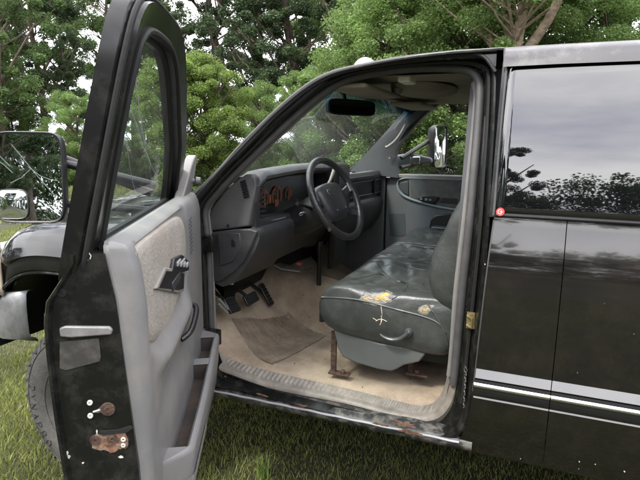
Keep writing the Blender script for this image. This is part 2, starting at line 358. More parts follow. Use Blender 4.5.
# scrawled script on the lower B pillar jamb
def script(name, pts2, org, ex, ez, r, m_, parent):
    mb = MB()
    for stroke in pts2:
        P = spline([np.array(org)+ex*a+ez*b for a, b in stroke], max(8, len(stroke)*5)); mb.tube(P, r, 5)
    return mb.build(name, m_, parent)
sc_o = at(463.5, 408, 'y', .036); sc_up = at(466, 366, 'y', .036)-sc_o; Ls = np.linalg.norm(sc_up); sc_up /= Ls
acr = np.array([.62, -.6, 0]); acr /= np.linalg.norm(acr)
st = [[(-.006, Ls), (.008, Ls*.93), (.0, Ls*.86), (-.008, Ls*.92), (.004, Ls*1.0)]]
wob = []
for i in range(34):
    t = i/33; wob.append(((.0065 if i % 2 else -.004)*(1-.35*t), Ls*(.86-.86*t)+(.004 if i % 3 == 0 else 0)))
st.append(wob)
script('script_lettering', st, sc_o-np.array([0, .004, 0]), acr, sc_up, .00045, trimgrey, frame)

# rocker panel
mb = MB(); X0, X1 = -1.06, .04
def rock(a, b):
    x = X0+(X1-X0)*a
    pr = [(.11, .600), (.095, .600), (.06, .598), (.038, .594), (.029, .588), (.026, .574), (.034, .556), (.06, .545), (.16, .53)]
    y, z = pr[int(round(b*(len(pr)-1)))]
    return (x, y+.0015*math.sin(x*23)*math.sin(x*61), z+.001*math.sin(x*37+y*80)-.004+.004*x)
mb.grid(rock, 60, 9)
rk = mb.build('rocker_panel', scuffed, TR, smooth=60)
mb = MB(); random.seed(4)
mb.tube([(x, .0275+.0008*math.sin(x*31), .580+.0008*math.sin(x*57)+.004*x) for x in np.linspace(X0, .0, 60)], .0042, 6)
mb.build('rocker_flange', bright, rk)
def blob(mb, c, ex, ez, r, n=16, th=.0015, seed=0, jag=.35):
    rnd = random.Random(seed); nrm = np.cross(ex, ez); nrm /= np.linalg.norm(nrm)
    pts = []
    for i in range(n):
        a = 2*math.pi*i/n; q = 1+jag*(rnd.random()*2-1); pts.append((r[0]*math.cos(a)*q, r[1]*math.sin(a)*q))
    mb.prism(pts, lambda a, b, t: np.array(c)+np.array(ex)*a+np.array(ez)*b+nrm*t, -th, th)
ex_, ez_ = np.array([1., 0, 0]), np.array([0, 0, 1.])
mb = MB()
for i, (u, v, a, b) in enumerate([(409, 432, .035, .006), (380, 424, .02, .004), (300, 405, .018, .003), (404, 424, .03, .008), (262, 395, .02, .0035)]):
    mb = MB(); blob(mb, at(u, v, 'y', .0255), ex_, ez_, (a, b), 18, .002, i, .6); mb.build('rust_patch', rust, rk)

# rear quarter (extended cab side) with belt crease, and its window
QX1 = .90
def qedge(z): return interp([.55, .585, .62, .70, .77, 1.316, 1.75], [-.05, .0, .012, .028, .034, .060, .046], z)
mb = MB(); zs = [.545, .56, .58, .60, .64, .68, .72, .76, .80, .84, .9, .96, 1.0, 1.05, 1.09, 1.12, 1.15, 1.175, 1.2, 1.22, 1.245, 1.27, 1.295, 1.31, 1.318]
def smooth_side(z):
    return sum(ysd(z+k*.012)*w_ for k, w_ in zip(range(-3, 4), [.05, .1, .2, .3, .2, .1, .05])) if z < 1.29 else ysd(z)
def qf(a, b, xa=None, xb=QX1):
    z = zs[int(round(b*(len(zs)-1)))]; x0 = qedge(z) if xa is None else xa
    return (x0+(xb-x0)*a, smooth_side(z), z)
mb.grid(lambda a, b: qf(a, b, None, .250), 10, len(zs)); mb.grid(lambda a, b: qf(a, b, .2525, QX1), 26, len(zs))
# returned edges at the gaps
mb.grid(lambda a, b: (lambda p: (p[0]-.006*a, p[1]+.03*a, p[2]))(qf(0, b)), 2, len(zs))
mb.grid(lambda a, b: (.250, smooth_side(zs[int(round(b*(len(zs)-1)))])+.03*a, zs[int(round(b*(len(zs)-1)))]), 2, len(zs))
mb.grid(lambda a, b: (.2525, smooth_side(zs[int(round(b*(len(zs)-1)))])+.03*a, zs[int(round(b*(len(zs)-1)))]), 2, len(zs))
quarter = mb.build('rear_quarter', panelpaint, TR, smooth=35)
# upper frame of quarter: strip round window
def up_y(z): return ysd(z)
mb = MB()
def frameband(x0, x1, z0, z1, th=.02, off=0):
    q = MB(); n = 8
    mb.loft([[(x, up_y(z)+off, z) for x, z in ((x0, z0+(z1-z0)*k/n), (x1, z0+(z1-z0)*k/n))]+[(x, up_y(z)+off+th, z) for x, z in ((x1, z0+(z1-z0)*k/n), (x0, z0+(z1-z0)*k/n))] for k in range(n+1)], True, True)
frameband(.046, .0615, 1.318, 1.775); frameband(.80, .90, 1.318, 1.775); frameband(.062, .80, 1.318, 1.332, off=.004)
mb.build('window_surround', jambpaint, quarter, smooth=30)
mb = MB(); mb.tube([(.058+.0, up_y(z)-.002, z) for z in np.linspace(1.322, 1.765, 20)], .0035, 6)
mb.tube([(.034, smooth_side(z)-.001, z) if z < .8 else (qedge(z), smooth_side(z)-.001, z) for z in np.linspace(.78, 1.31, 30)], .0022, 6)
mb.build('edge_molding', rubber_g, quarter)
mb = MB(); mb.tube([(x, up_y(1.325)-.002, 1.325) for x in np.linspace(.064, .80, 10)], .006, 8); mb.build('window_seal', rubber, quarter)
mb = MB(); mb.tube([(x, up_y(1.757)-.001, 1.757) for x in np.linspace(.05, .80, 10)], .005, 8)
mb.build('window_seal', rubber, quarter)
mb = MB()
mb.grid(lambda a, b: (.062+.74*a, up_y(1.33+.425*b)+.001-.010*math.sin(math.pi*b)-.004*math.sin(math.pi*a), 1.33+.425*b), 30, 24)
mb.build('quarter_window', tinted, quarter, solid=.004)
c = at(500.5, 211.5, (0, 1, -.24), -.316)-np.array([0, .008, 0])
tiltz = np.array([0, .235, .972])
mb = MB(); mb.prism([(math.cos(a)*.0115, math.sin(a)*.0115) for a in np.linspace(0, 2*math.pi, 28, endpoint=False)], lambda a, b, t: c+ex_*a+tiltz*b+np.array([0, t, 0]), -.0012, .0012)
stk = mb.build('round_sticker', redm, quarter)
mb = MB(); cc = c-np.array([0, .002, 0])
mb.tube([cc+ex_*math.cos(a)*.0062+tiltz*math.sin(a)*.0062 for a in np.linspace(1.2, 5.4, 20)], .0011, 5)
mb.tube([cc+ex_*(-.001)+tiltz*.0, cc+ex_*.007], .0011, 5); mb.tube([cc+ex_*.003+tiltz*.004, cc+ex_*.003-tiltz*.004], .0011, 5)
mb.build('sticker_symbol', white, quarter)
# side stripes
def stripe(name, z0, z1, off, m_, bulge=0, xa=None):
    mb = MB()
    for xa, xb in ((.037, .250), (.2525, QX1)):
        n = 6
        mb.grid(lambda a, b: (xa+(xb-xa)*a, smooth_side(z0+(z1-z0)*b)-off-bulge*math.sin(math.pi*b), z0+(z1-z0)*b), 20, n)
        mb.grid(lambda a, b: (xa, smooth_side(z0+(z1-z0)*b)-(off+bulge*math.sin(math.pi*b))*(1-a), z0+(z1-z0)*b), 2, n)
    return mb.build(name, m_, quarter, smooth=60)
def zat(u, v): return at(u, v, 'y', -.012)[2]
stripe('silver_stripe', .826, .858, .0012, bright)
stripe('rubber_molding', .772, .822, .004, rubber, .004)
stripe('chrome_molding', .795, .812, .0065, mat('chrome_strip', (.78, .78, .79), rough=.25, metal=1), .006)
stripe('pinstripe', .757, .763, .0012, bright)
# scratches/chips on lower panel
mb = MB(); random.seed(3)
for (u, v, r_) in [(580, 467, .0022), (596, 469.5, .0022), (579.5, 476, .0016), (626, 477, .0035), (520, 466, .0018), (486, 262, .003), (632, 330, .0012), (577, 370, .0012), (603, 300, .001)]:
    p = at(u, v, 'y', 0); p = np.array([p[0], smooth_side(p[2])-.001, p[2]]) if v > 225 else p
    mb = MB(); blob(mb, p, ex_, ez_, (r_*.6, r_*.7), 9, .0004, int(u), .5); mb.build('paint_chip', white, quarter)

# roof: loft along x
xsR = [-.585, -.56, -.52, -.455, -.40, -.342, -.27, -.20, -.10, .034, .046, .05, .2, .39, .6, .80, .885, .90]
zeR = [1.700, 1.722, 1.742, 1.764, 1.772, 1.781, 1.790, 1.797, 1.803, 1.806, 1.806, 1.806, 1.808, 1.808, 1.806, 1.80, 1.77, 1.72]
def roofsec(x, ze):
    pr = [(.088, -.062), (.096, -.04), (.106, -.022), (.125, -.008), (.16, .002), (.22, .012), (.32, .020), (.5, .030), (.7, .036), (.93, .038)]
    if x < -.46: k = max(0, (x+.60)/.14)
    else: k = 1
    kk = .22 if x < .048 else 1
    pr = [(y, dz*kk if dz < -.01 else dz) for y, dz in pr]
    pr[0] = (.098 if x < .048 else .088, pr[0][1])
    L_ = [(x-.10*(1-((.93-y)/.84)**2)*(1 if x < -.5 else max(0, 1-(x+.5)/.3)), y, ze+dz*(1 if dz < 0 else (1 if x < .85 else .6))) for y, dz in pr]
    return L_+[(q[0], 1.86-q[1], q[2]) for q in L_[::-1][1:]]
mb = MB(); mb.loft([roofsec(x, z) for x, z in zip(xsR, zeR)], False)
roof = mb.build('roof', roofpaint, TR, smooth=60)
# drip rail over the door with torn black seal
P = []
for (u, v) in [(191, 203), (212, 177.5), (236, 149), (255, 129.5), (274, 111), (292, 95), (311, 81), (325, 73.5), (341, 68), (375, 61), (400, 56.5)]:
    P.append(at(u, v+1.5, (0, 1, -.24), -.316))
P += [at(u, v, (0, 1, -.24), -.316) for u, v in ((430, 54.5), (460, 51.5), (480, 50.5), (497, 50))]
outer = spline(P, 60)
# A pillar driver: painted beam following the outer edge of the opening
ro = spline([p for p in ring(.080, .004) if p[2] > 1.24 and p[0] < .02 and not (p[0] > -.0)], 60)
ro = sorted([p for p in ring(.079, .006) if p[2] > 1.285 and p[0] < .03], key=lambda p: p[0])
ro = spline(ro, 60)
mb = MB(); loops = []
for k, (o_, i_) in enumerate(zip(outer, ro)):
    dz = o_-i_
    loops.append([i_, i_*.6+o_*.4+np.array([0, -.006, 0]), o_+np.array([0, -.003, 0]), o_+np.array([0, .010, .004]), o_+np.array([0, .06, -.004]), i_+np.array([0, .075, 0])])
mb.loft(loops, True, True)
ap = mb.build('windshield_pillar', paint, TR, smooth=50)
mb = MB(); mb.tube([p+np.array([0, -.004, -.001]) for p in outer], .0055, 8); mb.build('drip_molding', rubber_g, ap)
mb = MB(); mid = [i_*.62+o_*.38+np.array([0, -.008, 0]) for o_, i_ in zip(outer, ro)]; mb.tube(mid, .0055, 8); mb.tube([i_+np.array([0, -.002, 0]) for i_ in ro[:-3]], .007, 8)
mb.build('door_seal', rubber, ap)
mb = MB(); rnd = random.Random(8)
pp = [np.array([x, up_y(1.783)-.010+rnd.random()*.004, 1.779+.004*rnd.random()]) for x in np.linspace(-.30, .02, 30)]
mb.tube(pp, [.002+.005*min(1, i/12)*rnd.random()+.002 for i in range(30)], 6)
mb.build('torn_seal', rubber, ap)
# passenger side pillar + side shell (mirrored)
mb = MB(); mb.loft([[(q[0], 1.86-q[1], q[2]) for q in l] for l in loops], True, True)
mb.build('windshield_pillar', paint, TR, smooth=50)

# clearance light on roof
cl = at(365, 61, 'y', .42)
mb = MB(); rad = .042
mb.grid(lambda a, b: (cl[0]+.048*math.cos(2*math.pi*a)*math.cos(b*math.pi/2), cl[1]+.038*math.sin(2*math.pi*a)*math.cos(b*math.pi/2), 1.79+.05*math.sin(b*math.pi/2)), 24, 8, cu=True)
mb.build('clearance_light', lens, roof)

# ------------------------------------------------------------------ windshield + cowl
WS = [(-1.06, .05, 1.275), (-.512, .125, 1.735)]
def wsf(a, b):   # a across, b up
    y = .06+1.74*a; c_ = 1-((a-.5)*2)**2
    sh = .0; x0 = -1.05-.22*c_+sh; z0 = 1.285+.0*c_; x1 = -.515-.10*c_+.03*a; z1 = 1.728+.040*c_
    return (x0+(x1-x0)*b+.0*c_, y+(.93-y)*.06*b, z0+(z1-z0)*b+.012*math.sin(math.pi*b))
mb = MB(); mb.grid(wsf, 40, 16); wsh = mb.build('windshield', shield, TR)
mb = MB(); mb.tube([wsf(a, 1.0) for a in np.linspace(0, 1, 30)], .012, 8); mb.tube([wsf(a, 0) for a in np.linspace(0, 1, 30)], .012, 8)
mb.tube([wsf(1, b) for b in np.linspace(0, 1, 14)], .012, 8); mb.tube([wsf(0, b) for b in np.linspace(0, 1, 14)], .012, 8)
mb.build('windshield_seal', rubber, wsh)
# crack in windshield with faint vertical line
mb = MB()
def ws_hit(u, v):
    best = min(((np.linalg.norm(np.array(wsf(a, b))-at(u, v, 'y', wsf(a, b)[1])), a, b) for a in np.linspace(0, 1, 60) for b in np.linspace(0, 1, 60)), key=lambda q: q[0])
    return best[1], best[2]
a0, b0 = ws_hit(341, 112); a1, b1 = ws_hit(340, 160)
mb.tube([np.array(wsf(a0+(a1-a0)*t+.003*math.sin(t*17), b0+(b1-b0)*t))+np.array([.003, 0, 0]) for t in np.linspace(0, 1, 20)], .0012, 4)
mb.build('glass_crack', rubber_g, wsh)
# wipers and inspection stickers
for y0 in (.45, 1.15):
    mb = MB(); a_ = (y0-.06)/1.74
    mb.tube([np.array(wsf(a_+.3*t, .03+.05*t))+np.array([-.02, 0, .02]) for t in np.linspace(0, 1, 8)], .006, 6); mb.build('wiper', blackpl, wsh)
for (u, v, du, dv, m_) in [(262, 150, 16, 11, darkpl), (303, 148, 11, 14, white)][:1]:
    a, b = ws_hit(u, v); mb = MB()
    mb.grid(lambda s_, t_: np.array(wsf(a+.03*s_, b-.07*t_))+np.array([.004, 0, 0]), 4, 4); mb.build('windshield_sticker', m_, wsh, solid=.0006)

def archz(dx, a_=.50, h=.605, n=3.2):
    return .37+h*max(0, 1-(abs(dx)/a_)**n)**(1/n)
# hood, fenders, cowl
def hoodz(x, y):   # y distance from side
    base = interp([-2.30, -2.1, -1.9, -1.7, -1.4, -1.1], [1.00, 1.14, 1.205, 1.235, 1.262, 1.285], x)
    c_ = abs(y-.93)
    return base+.02-.06*(c_/.62)**4
mb = MB(); mb.grid(lambda a, b: (-2.28+1.22*b, .30+1.26*a, hoodz(-2.28+1.22*b, .30+1.26*a)), 24, 26)
mb.grid(lambda a, b: (-1.06+.06*b, .08+1.70*a, 1.29-.01*b), 10, 3)
mb.build('hood', paint, TR, smooth=60)
def fendx(x): return interp([-2.25, -2.16, -2.05, -1.96, -1.88, -1.82, -1.7, -1.5, -1.3, -1.07], [-.20, -.13, -.085, -.05, -.03, -.018, -.006, .004, .010, .02], x)  # drop of top
def fender_sec(x, mir=False):
    tp = 1.185+fendx(x); nose = max(0, (-1.9-x)/.35)
    yo = .22*nose**1.6
    arch = max(.60, archz(x+1.575))
    if x < -1.99: arch = max(arch, .86)
    low = max(arch, .62)+.03
    pr = [(.02, arch), (-.018, arch+.004), (-.030, arch+.02), (-.022, low+.045*(1 if arch > .7 else 0)), (-.034, max(1.02+fendx(x)*.6, arch+.03)), (-.038, tp-.14), (-.020, tp-.10), (.01, tp-.055), (.055, tp-.02), (.12, tp), (.20, tp+.003), (.27, tp+.012), (.30, hoodz(x, .31)-.004)]
    zz = [p[1] for p in pr]
    for i in range(1, len(zz)): zz[i] = max(zz[i], zz[i-1]+.001)
    return [(x, (yo+p[0]*(1-.0)) if not mir else 1.86-(yo+p[0]), z) for p, z in zip(pr, zz)]
for mir in (False, True):
    mb = MB(); xx = list(np.linspace(-2.26, -1.075, 64))
    mb.loft([fender_sec(x, mir) for x in xx], False)
    fd = mb.build('fender', paint, TR, smooth=60)
    mb = MB(); arc = [(x, -.024, archz(x+1.575)+.002) for x in np.linspace(-2.05, -1.10, 60)]
    if mir: arc = [(q[0], 1.86-q[1], q[2]) for q in arc]
    mb.tube(arc, .007, 8); mb.build('wheel_arch_lip', paint, fd)
    # inner wheel housing
    mb = MB(); y0, y1 = (.0, .42) if not mir else (1.86, 1.44)
    mb.grid(lambda a, b: (-2.07+.99*a, y0+(y1-y0)*b, archz(-.495+.99*a)+.004), 60, 6)
    mb.grid(lambda a, b: (-2.06+1.0*a, y1, .60+.42*b), 2, 2)
    mb.build('wheel_housing', blackpl, fd, recalc=False)
# engine-bay filler, radiator face
mb = MB(); mb.box(-2.2, -1.12, .42, 1.44, .5, 1.12); mb.build('engine_bay', blackpl, TR)
mb = MB(); mb.box(-2.31, -2.2, .42, 1.44, .68, 1.10); gr = mb.build('grille', blackpl, TR, bevel=.02)
mb = MB()
for k in range(2): mb.box(-2.325, -2.31, .45, 1.41, .86+.0*k-.012, .86+.012)
mb.box(-2.325, -2.31, .917, .943, .70, 1.08); mb.box(-2.33, -2.30, .42, 1.44, 1.08, 1.11); mb.box(-2.33, -2.30, .42, 1.44, .67, .70)
mb.build('grille_bar', bumperm, gr, bevel=.004)
for s_ in (0, 1):
    f_ = (lambda y: y) if not s_ else (lambda y: 1.86-y)
    mb = MB(); a_, b_ = sorted((f_(.14), f_(.42))); mb.box(-2.27, -2.12, a_, b_, .80, 1.02); hl = mb.build('headlight', lens, TR, bevel=.02)
    # turn lamp that wraps round the fender corner
    mb = MB()
    mb.grid(lambda a, b: (-2.20+.24*a, f_(-.028+.19*(1-a)**2), .86+.16*b-.015*a), 8, 5); mb.build('turn_signal', mat('signal_lens', (.42, .36, .28), rough=.15), hl, solid=.01)
# front bumper with wrapped ends
mb = MB(); path = [(-1.862, .012), (-1.90, -.004), (-2.02, -.006), (-2.18, .05), (-2.32, .16), (-2.38, .40), (-2.40, .93)]
path = spline(path, 26); path = [tuple(p) for p in path]+[(p[0], 1.86-p[1]) for p in path[::-1][1:]]
loops = []
for i, (x, y) in enumerate(path):
    t = np.array(path[min(i+1, len(path)-1)])-np.array(path[max(i-1, 0)]); t = t/np.linalg.norm(t); nn = np.array([t[1], -t[0]])
    if nn @ (np.array([x, y])-np.array([-1.5, .93])) < 0: nn = -nn
    e = min(1, min(i, len(path)-1-i)/3)
    zt = .865-.02*e
    loops.append([(x+nn[0]*o_, y+nn[1]*o_, z) for o_, z in ((-.05, zt-.004), (-.004, zt), (.008, zt-.012), (.014, .80), (.015, .74), (.013, .68), (.004, .635+.02*(1-e)), (-.03, .62+.02*(1-e)), (-.05, .62))])
mb.loft(loops, False); mb.build('bumper', bumperm, TR, smooth=40, solid=.006)

# ------------------------------------------------------------------ wheels
def make_wheel(cx, cy, outy, name='wheel'):
    """outy: -1 outer face towards -y"""
    root = MB(); Rw = .37
    # hub disc is the wheel object's own mesh
    root.lathe([(0.001, -.10), (.04, -.10), (.045, -.075), (.075, -.07), (.08, -.05), (.15, -.03), (.19, -.045), (.205, -.085), (.215, -.085), (.205, -.06), (.20, .09), (.215, .10)], (0, 0, 0), (0, 1, 0), 40)
    wo = root.build(name, rimm, None)
    t = MB(); n = 120
    prof = [(.207, -.085), (.222, -.104), (.26, -.116), (.29, -.118), (.315, -.116), (.335, -.108), (.350, -.098), (.360, -.085), (.362, -.05), (.362, 0), (.362, .05), (.360, .085), (.335, .108), (.29, .118), (.222, .104), (.207, .085)]
    t.lathe(prof, (0, 0, 0), (0, 1, 0), n)
    # lugs: shoulder blocks and tread blocks
    for i in range(54):
        a = 2*math.pi*i/54; 
        for side in (-1, 1):
            aa = a+(math.pi/54 if side > 0 else 0); w_ = .0155
            T = lambda u_, v_, h: ((Rw-.012+h)*math.cos(aa+u_), v_, (Rw-.012+h)*math.sin(aa+u_))
            t.loft([[T(-w_*2.1/2, side*.052, .0), T(w_*2.1/2, side*.052, .0), T(w_*1.9/2, side*.055, .011), T(-w_*1.9/2, side*.055, .011)],
                    [T(-w_*2.1/2, side*.096, -.006), T(w_*2.1/2, side*.096, -.006), T(w_*1.9/2, side*.094, .008), T(-w_*1.9/2, side*.094, .008)],
                    [T(-w_*1.6/2, side*.112, -.035+(.012 if i % 2 else 0)), T(w_*1.6/2, side*.112, -.035+(.012 if i % 2 else 0)), T(w_*1.5/2, side*.117, -.030+(.012 if i % 2 else 0)), T(-w_*1.5/2, side*.117, -.030+(.012 if i % 2 else 0))]], True, True)
        for k, yy in enumerate((-.028, .028)):
            aa = a+(.03 if k else 0)
            T = lambda u_, v_, h: ((Rw-.012+h)*math.cos(aa+u_+v_*.4), yy+v_, (Rw-.012+h)*math.sin(aa+u_+v_*.4))
            t.loft([[T(-.02, -.02, 0), T(.02, -.02, 0), T(.018, -.02, .011), T(-.018, -.02, .011)], [T(-.02, .02, 0), T(.02, .02, 0), T(.018, .02, .011), T(-.018, .02, .011)]], True, True)
    for rr in (.325, .232):
        t.tube([(rr*math.cos(a), -.114 if rr > .3 else -.109, rr*math.sin(a)) for a in np.linspace(0, 2*math.pi, 90, endpoint=False)], .0025, 5, closed=True)
    ty = t.build('tyre', tyrem, wo, smooth=35)
    wo.location = (cx, cy, Rw)
    return wo, ty
GLY = {'D': [[(0, 0), (0, 1), (.5, .95), (.7, .5), (.5, .05), (0, 0)]], 'Y': [[(0, 1), (.35, .5), (.7, 1)], [(.35, .5), (.35, 0)]], 'N': [[(0, 0), (0, 1), (.7, 0), (.7, 1)]],
       'A': [[(0, 0), (.35, 1), (.7, 0)], [(.14, .38), (.56, .38)]], 'P': [[(0, 0), (0, 1), (.55, .98), (.65, .75), (.55, .5), (0, .48)]], 'R': [[(0, 0), (0, 1), (.55, .98), (.65, .75), (.55, .5), (0, .48)], [(.3, .48), (.7, 0)]],
       'O': [[(.35, 1), (.05, .8), (.0, .5), (.05, .2), (.35, 0), (.65, .2), (.7, .5), (.65, .8), (.35, 1)]], 'S': [[(.68, .85), (.35, 1), (.05, .78), (.35, .52), (.66, .25), (.35, 0), (.0, .15)]], 'B': [[(0, 0), (0, 1), (.5, .97), (.6, .75), (.5, .53), (0, .52)], [(.5, .53), (.7, .27), (.5, .02), (0, 0)]],
       'I': [[(.35, 0), (.35, 1)]], 'G': [[(.68, .85), (.35, 1), (.03, .7), (.03, .3), (.35, 0), (.68, .15), (.68, .45), (.4, .45)]]}
def lettering(txt, place, h, r_, m_, parent, name='lettering', adv=.95):
    mb = MB(); x = 0
    for ch in txt:
        if ch != ' ':
            for st_ in GLY[ch]: mb.tube([place((x+a)*h, b*h) for a, b in st_], r_, 4)
        x += adv
    return mb.build(name, m_, parent, smooth=0)
wf, ty = make_wheel(-1.575, .115, -1)
def tyre_place(a, b):
    rad = .316-b; ang = R(168)+a/.30     # runs down the forward edge of the sidewall
    return (rad*math.cos(ang), -.1195, rad*math.sin(ang))
o = lettering('DYNAPRO', tyre_place, .034, .0022, tyretext, ty, 'tyre_lettering', adv=1.35)
attach(wf, TR)
def copy_part(o, parent, loc):
    c_ = o.copy(); COL.objects.link(c_); c_.parent = parent; c_.location = loc
    for ch in list(o.children):
        copy_part(ch, c_, tuple(ch.location))
    return c_
o0 = TR.location
for (x, y, rz) in [(-1.575, 1.745, math.pi), (2.0, .115, 0), (2.0, 1.745, math.pi)]:
    c_ = copy_part(wf, TR, (x-o0[0], y-o0[1], .37)); c_.rotation_euler = (0, 0, rz)
mb = MB(); mb.tube([(-1.575, .2, .37), (-1.575, 1.66, .37)], .05, 10); mb.tube([(2.0, .2, .37), (2.0, 1.66, .37)], .06, 10)
mb.box(-2.2, 3.0, .48, .56, .44, .54); mb.box(-2.2, 3.0, 1.30, 1.38, .44, .54); mb.build('chassis', blackpl, TR)

# ------------------------------------------------------------------ cab floor, tunnel, rear
def floorz(x, y):
    z = .628
    if x < -.86: z += .40*sm(-.86, -1.28, x) if False else .38*((-.86-x)/.42)**1.5 if x < -.86 else 0
    h = math.exp(-((y-.93)/.19)**4); z = max(z, .628+h*(.07+.17*sm(-.3, -1.2, x)))
    z += .006*math.sin(x*13+y*5)*math.sin(y*11-x*4)+.003*math.sin(x*41+2)*math.sin(y*37)
    return z
mb = MB(); mb.grid(lambda a, b: (-1.28+2.14*a, .125+1.63*b, floorz(-1.28+2.14*a, .125+1.63*b)-.03*(1-sm(.13, .20, .125+1.63*b))), 90, 110)
fl = mb.build('floor_carpet', carpet, TR, smooth=60)
# worn heel pad
qp = [at(232, 341, 'z', .64), at(288, 320, 'z', .64), at(326, 334, 'z', .64), at(272, 363, 'z', .64)]
mb = MB()
def padf(a, b):
    p = (qp[0]*(1-a)+qp[1]*a)*(1-b)+(qp[3]*(1-a)+qp[2]*a)*b
    e = .0035 if (int(a*26) % 2 == 0 and int(b*16) % 2 == 0) else 0
    wob_ = 0
    return (p[0]+wob_*.5, p[1]+wob_*.4, floorz(p[0], p[1])+.0025+e*.6)
mb.grid(padf, 53, 33); mb.build('heel_pad', pad, fl, smooth=20)
mb = MB(); rnd = random.Random(2)
for _ in range(34):
    x, y = rnd.uniform(-.95, -.15), rnd.uniform(.16, .9); r_ = rnd.uniform(.001, .003)
    mb.lathe([(.0005, r_), (r_, r_*.3), (r_, -.002)], (x, y, floorz(x, y)+.003), (0, 0, 1), 6)
mb.build('crumbs', rubber, fl, smooth=0); fl.children[-1]['kind'] = 'stuff'
# firewall, rear wall, inner rear quarter
mb = MB(); mb.box(-1.30, -1.27, .05, 1.81, .55, 1.27); mb.build('firewall', blackpl, TR)
mb = MB()
for (a, b, c_, d) in ((.10, 1.76, .62, 1.32), (.10, .5, 1.32, 1.75), (1.36, 1.76, 1.32, 1.75), (.5, 1.36, 1.68, 1.80)): mb.box(.865, .895, a, b, c_, d)
rw = mb.build('rear_wall', pillartrim, TR)
mb = MB(); mb.box(.876, .884, .5, 1.36, 1.32, 1.68); mb.build('rear_window', winglass, rw)
mb = MB()
mb.box(.09, .87, .10, .13, .62, 1.32); mb.grid(lambda a, b: (-.02+.09*a, .13+.1*b*0, .66+.65*b), 3, 6)
mb.build('rear_side_trim', pillartrim, TR)
# B pillar inner trim behind the opening edge
mb = MB(); mb.loft([[(-.055+.02*0, prof_y(z)+.125, z), (.075, prof_y(z)+.05, z), (.075, prof_y(z)+.13, z), (-.03, prof_y(z)+.145, z)] for z in np.linspace(.66, 1.75, 16)], True, True)
mb.build('pillar_cover', pillartrim, TR)
mb = MB(); mb.box(.45, .86, .16, 1.70, .63, .95); mb.box(.74, .86, .16, 1.70, .95, 1.35); mb.build('rear_seat', leather, TR, bevel=.04, seg=4)
# underbody
mb = MB(); mb.box(-1.27, .90, .16, 1.70, .50, .56); mb.build('underbody', blackpl, TR)
# headliner
mb = MB()
def hlf(a, b):
    x = -.535+1.40*a; y = .19+1.48*b; e = 1-((b-.5)*2)**4
    z = 1.742+.026*e-.03*math.exp(-((x+.535)/.05)**2)+.004*math.sin(b*20)
    x -= .085*(1-((b-.5)*2)**2)*max(0, 1-(x+.535)/.35)
    return (x, y, z)
mb.grid(hlf, 40, 40); hl = mb.build('headliner', liner, TR, smooth=60)
# overhead bulge (console) + dome lamp + visors
pc = at(400, 92, 'z', 1.745)
mb = MB(); mb.lathe([(.001, -.028), (.05, -.027), (.10, -.02), (.135, -.004), (.14, .01)], (-.33, .86, 1.752), (0, 0, 1), 32)
for i, v in enumerate(mb.v): mb.v[i] = (v[0], .86+(v[1]-.86)*2.1, v[2])
oc = mb.build('overhead_console', liner, hl, smooth=60)
dm = at(407, 81.5, 'z', 1.735)
mb = MB(); mb.box(dm[0]-.022, dm[0]+.022, dm[1]-.05, dm[1]+.05, 1.728, 1.75); mb.build('dome_light', mat('dome_lens', (.75, .72, .62), rough=.3), hl, bevel=.006)
mb = MB(); mb.lathe([(.001, -.012), (.018, -.012), (.024, 0), (.024, .01)], at(397, 90.5, 'z', 1.735), (0, 0, 1), 16); mb.build('reading_lamp', trimgrey, hl)
for y0 in (.20, 1.12):
    mb = MB(); mb.box(-.56, -.40, y0, y0+.50, 1.708, 1.724); mb.build('sun_visor', liner, hl, bevel=.007)

# ------------------------------------------------------------------ dashboard
# upper pad + cluster hood as a loft along y of (x,z) sections
def dash_sec(y):
    t = sm(.92, 1.03, y)   # driver hood to passenger side
    cur = .03*sm(.5, 1.7, y)
    zt = 1.415*(1-t)+1.345*t; zt -= .03*(1-sm(.12, .2, y)); xf = -.775*(1-t)+(-.80)*t+.045*sm(1.1, 1.7, y)
    zt += .012*math.sin(math.pi*min(1, max(0, (y-.15)/.85)))*(1-t)
    return [(-1.24, y, 1.262), (-1.05, y, 1.295), (-.97, y, 1.318), (-.90, y, zt-.035), (-.86, y, zt-.008), (-.825, y, zt), (xf-.012, y, zt-.006), (xf, y, zt-.022), (xf-.002, y, zt-.034), (xf-.02, y, zt-.040)]
ysD = [.118, .122, .13, .15, .2, .3, .5, .7, .85, .92, .95, .975, 1.0, 1.03, 1.1, 1.3, 1.5, 1.70, 1.735]
mb = MB(); mb.loft([dash_sec(y) for y in ysD], False)
dash = mb.build('dashboard', dashgrey, TR, smooth=45)
# end cap (flat grey side) with rounded border
cap = [at(u, v, 'y', .118) for u, v in [(210, 214), (214, 205), (226, 190), (238, 179.5), (246, 174.5), (252, 174), (256, 178), (257, 186), (253, 205), (250, 226), (236, 228), (212, 231)]]
mb = MB(); capc = [(p[0], p[2]) for p in cap]
mb.prism(capc, lambda a, b, t: (a, .118+t, b), -.006, .03); mb.build('dash_end_panel', dashgrey, dash, bevel=.006, seg=3)
capl = [at(u, v, 'y', .118) for u, v in [(212, 232), (236, 229), (251, 228.5), (258, 231), (252, 246), (244, 262), (234, 272), (222, 281), (215, 282), (212, 260)]]
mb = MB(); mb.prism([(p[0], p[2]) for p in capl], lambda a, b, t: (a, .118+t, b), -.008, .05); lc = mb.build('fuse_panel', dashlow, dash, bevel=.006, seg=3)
fc = [at(u, v, 'y', .108) for u, v in [(218, 233), (240, 233), (241, 246), (233, 262), (220, 266)]]
mb = MB(); mb.prism([(p[0], p[2]) for p in fc], lambda a, b, t: (a, .108+t, b), -.002, .01); mb.build('fuse_cover', dashlow, dash, bevel=.003)
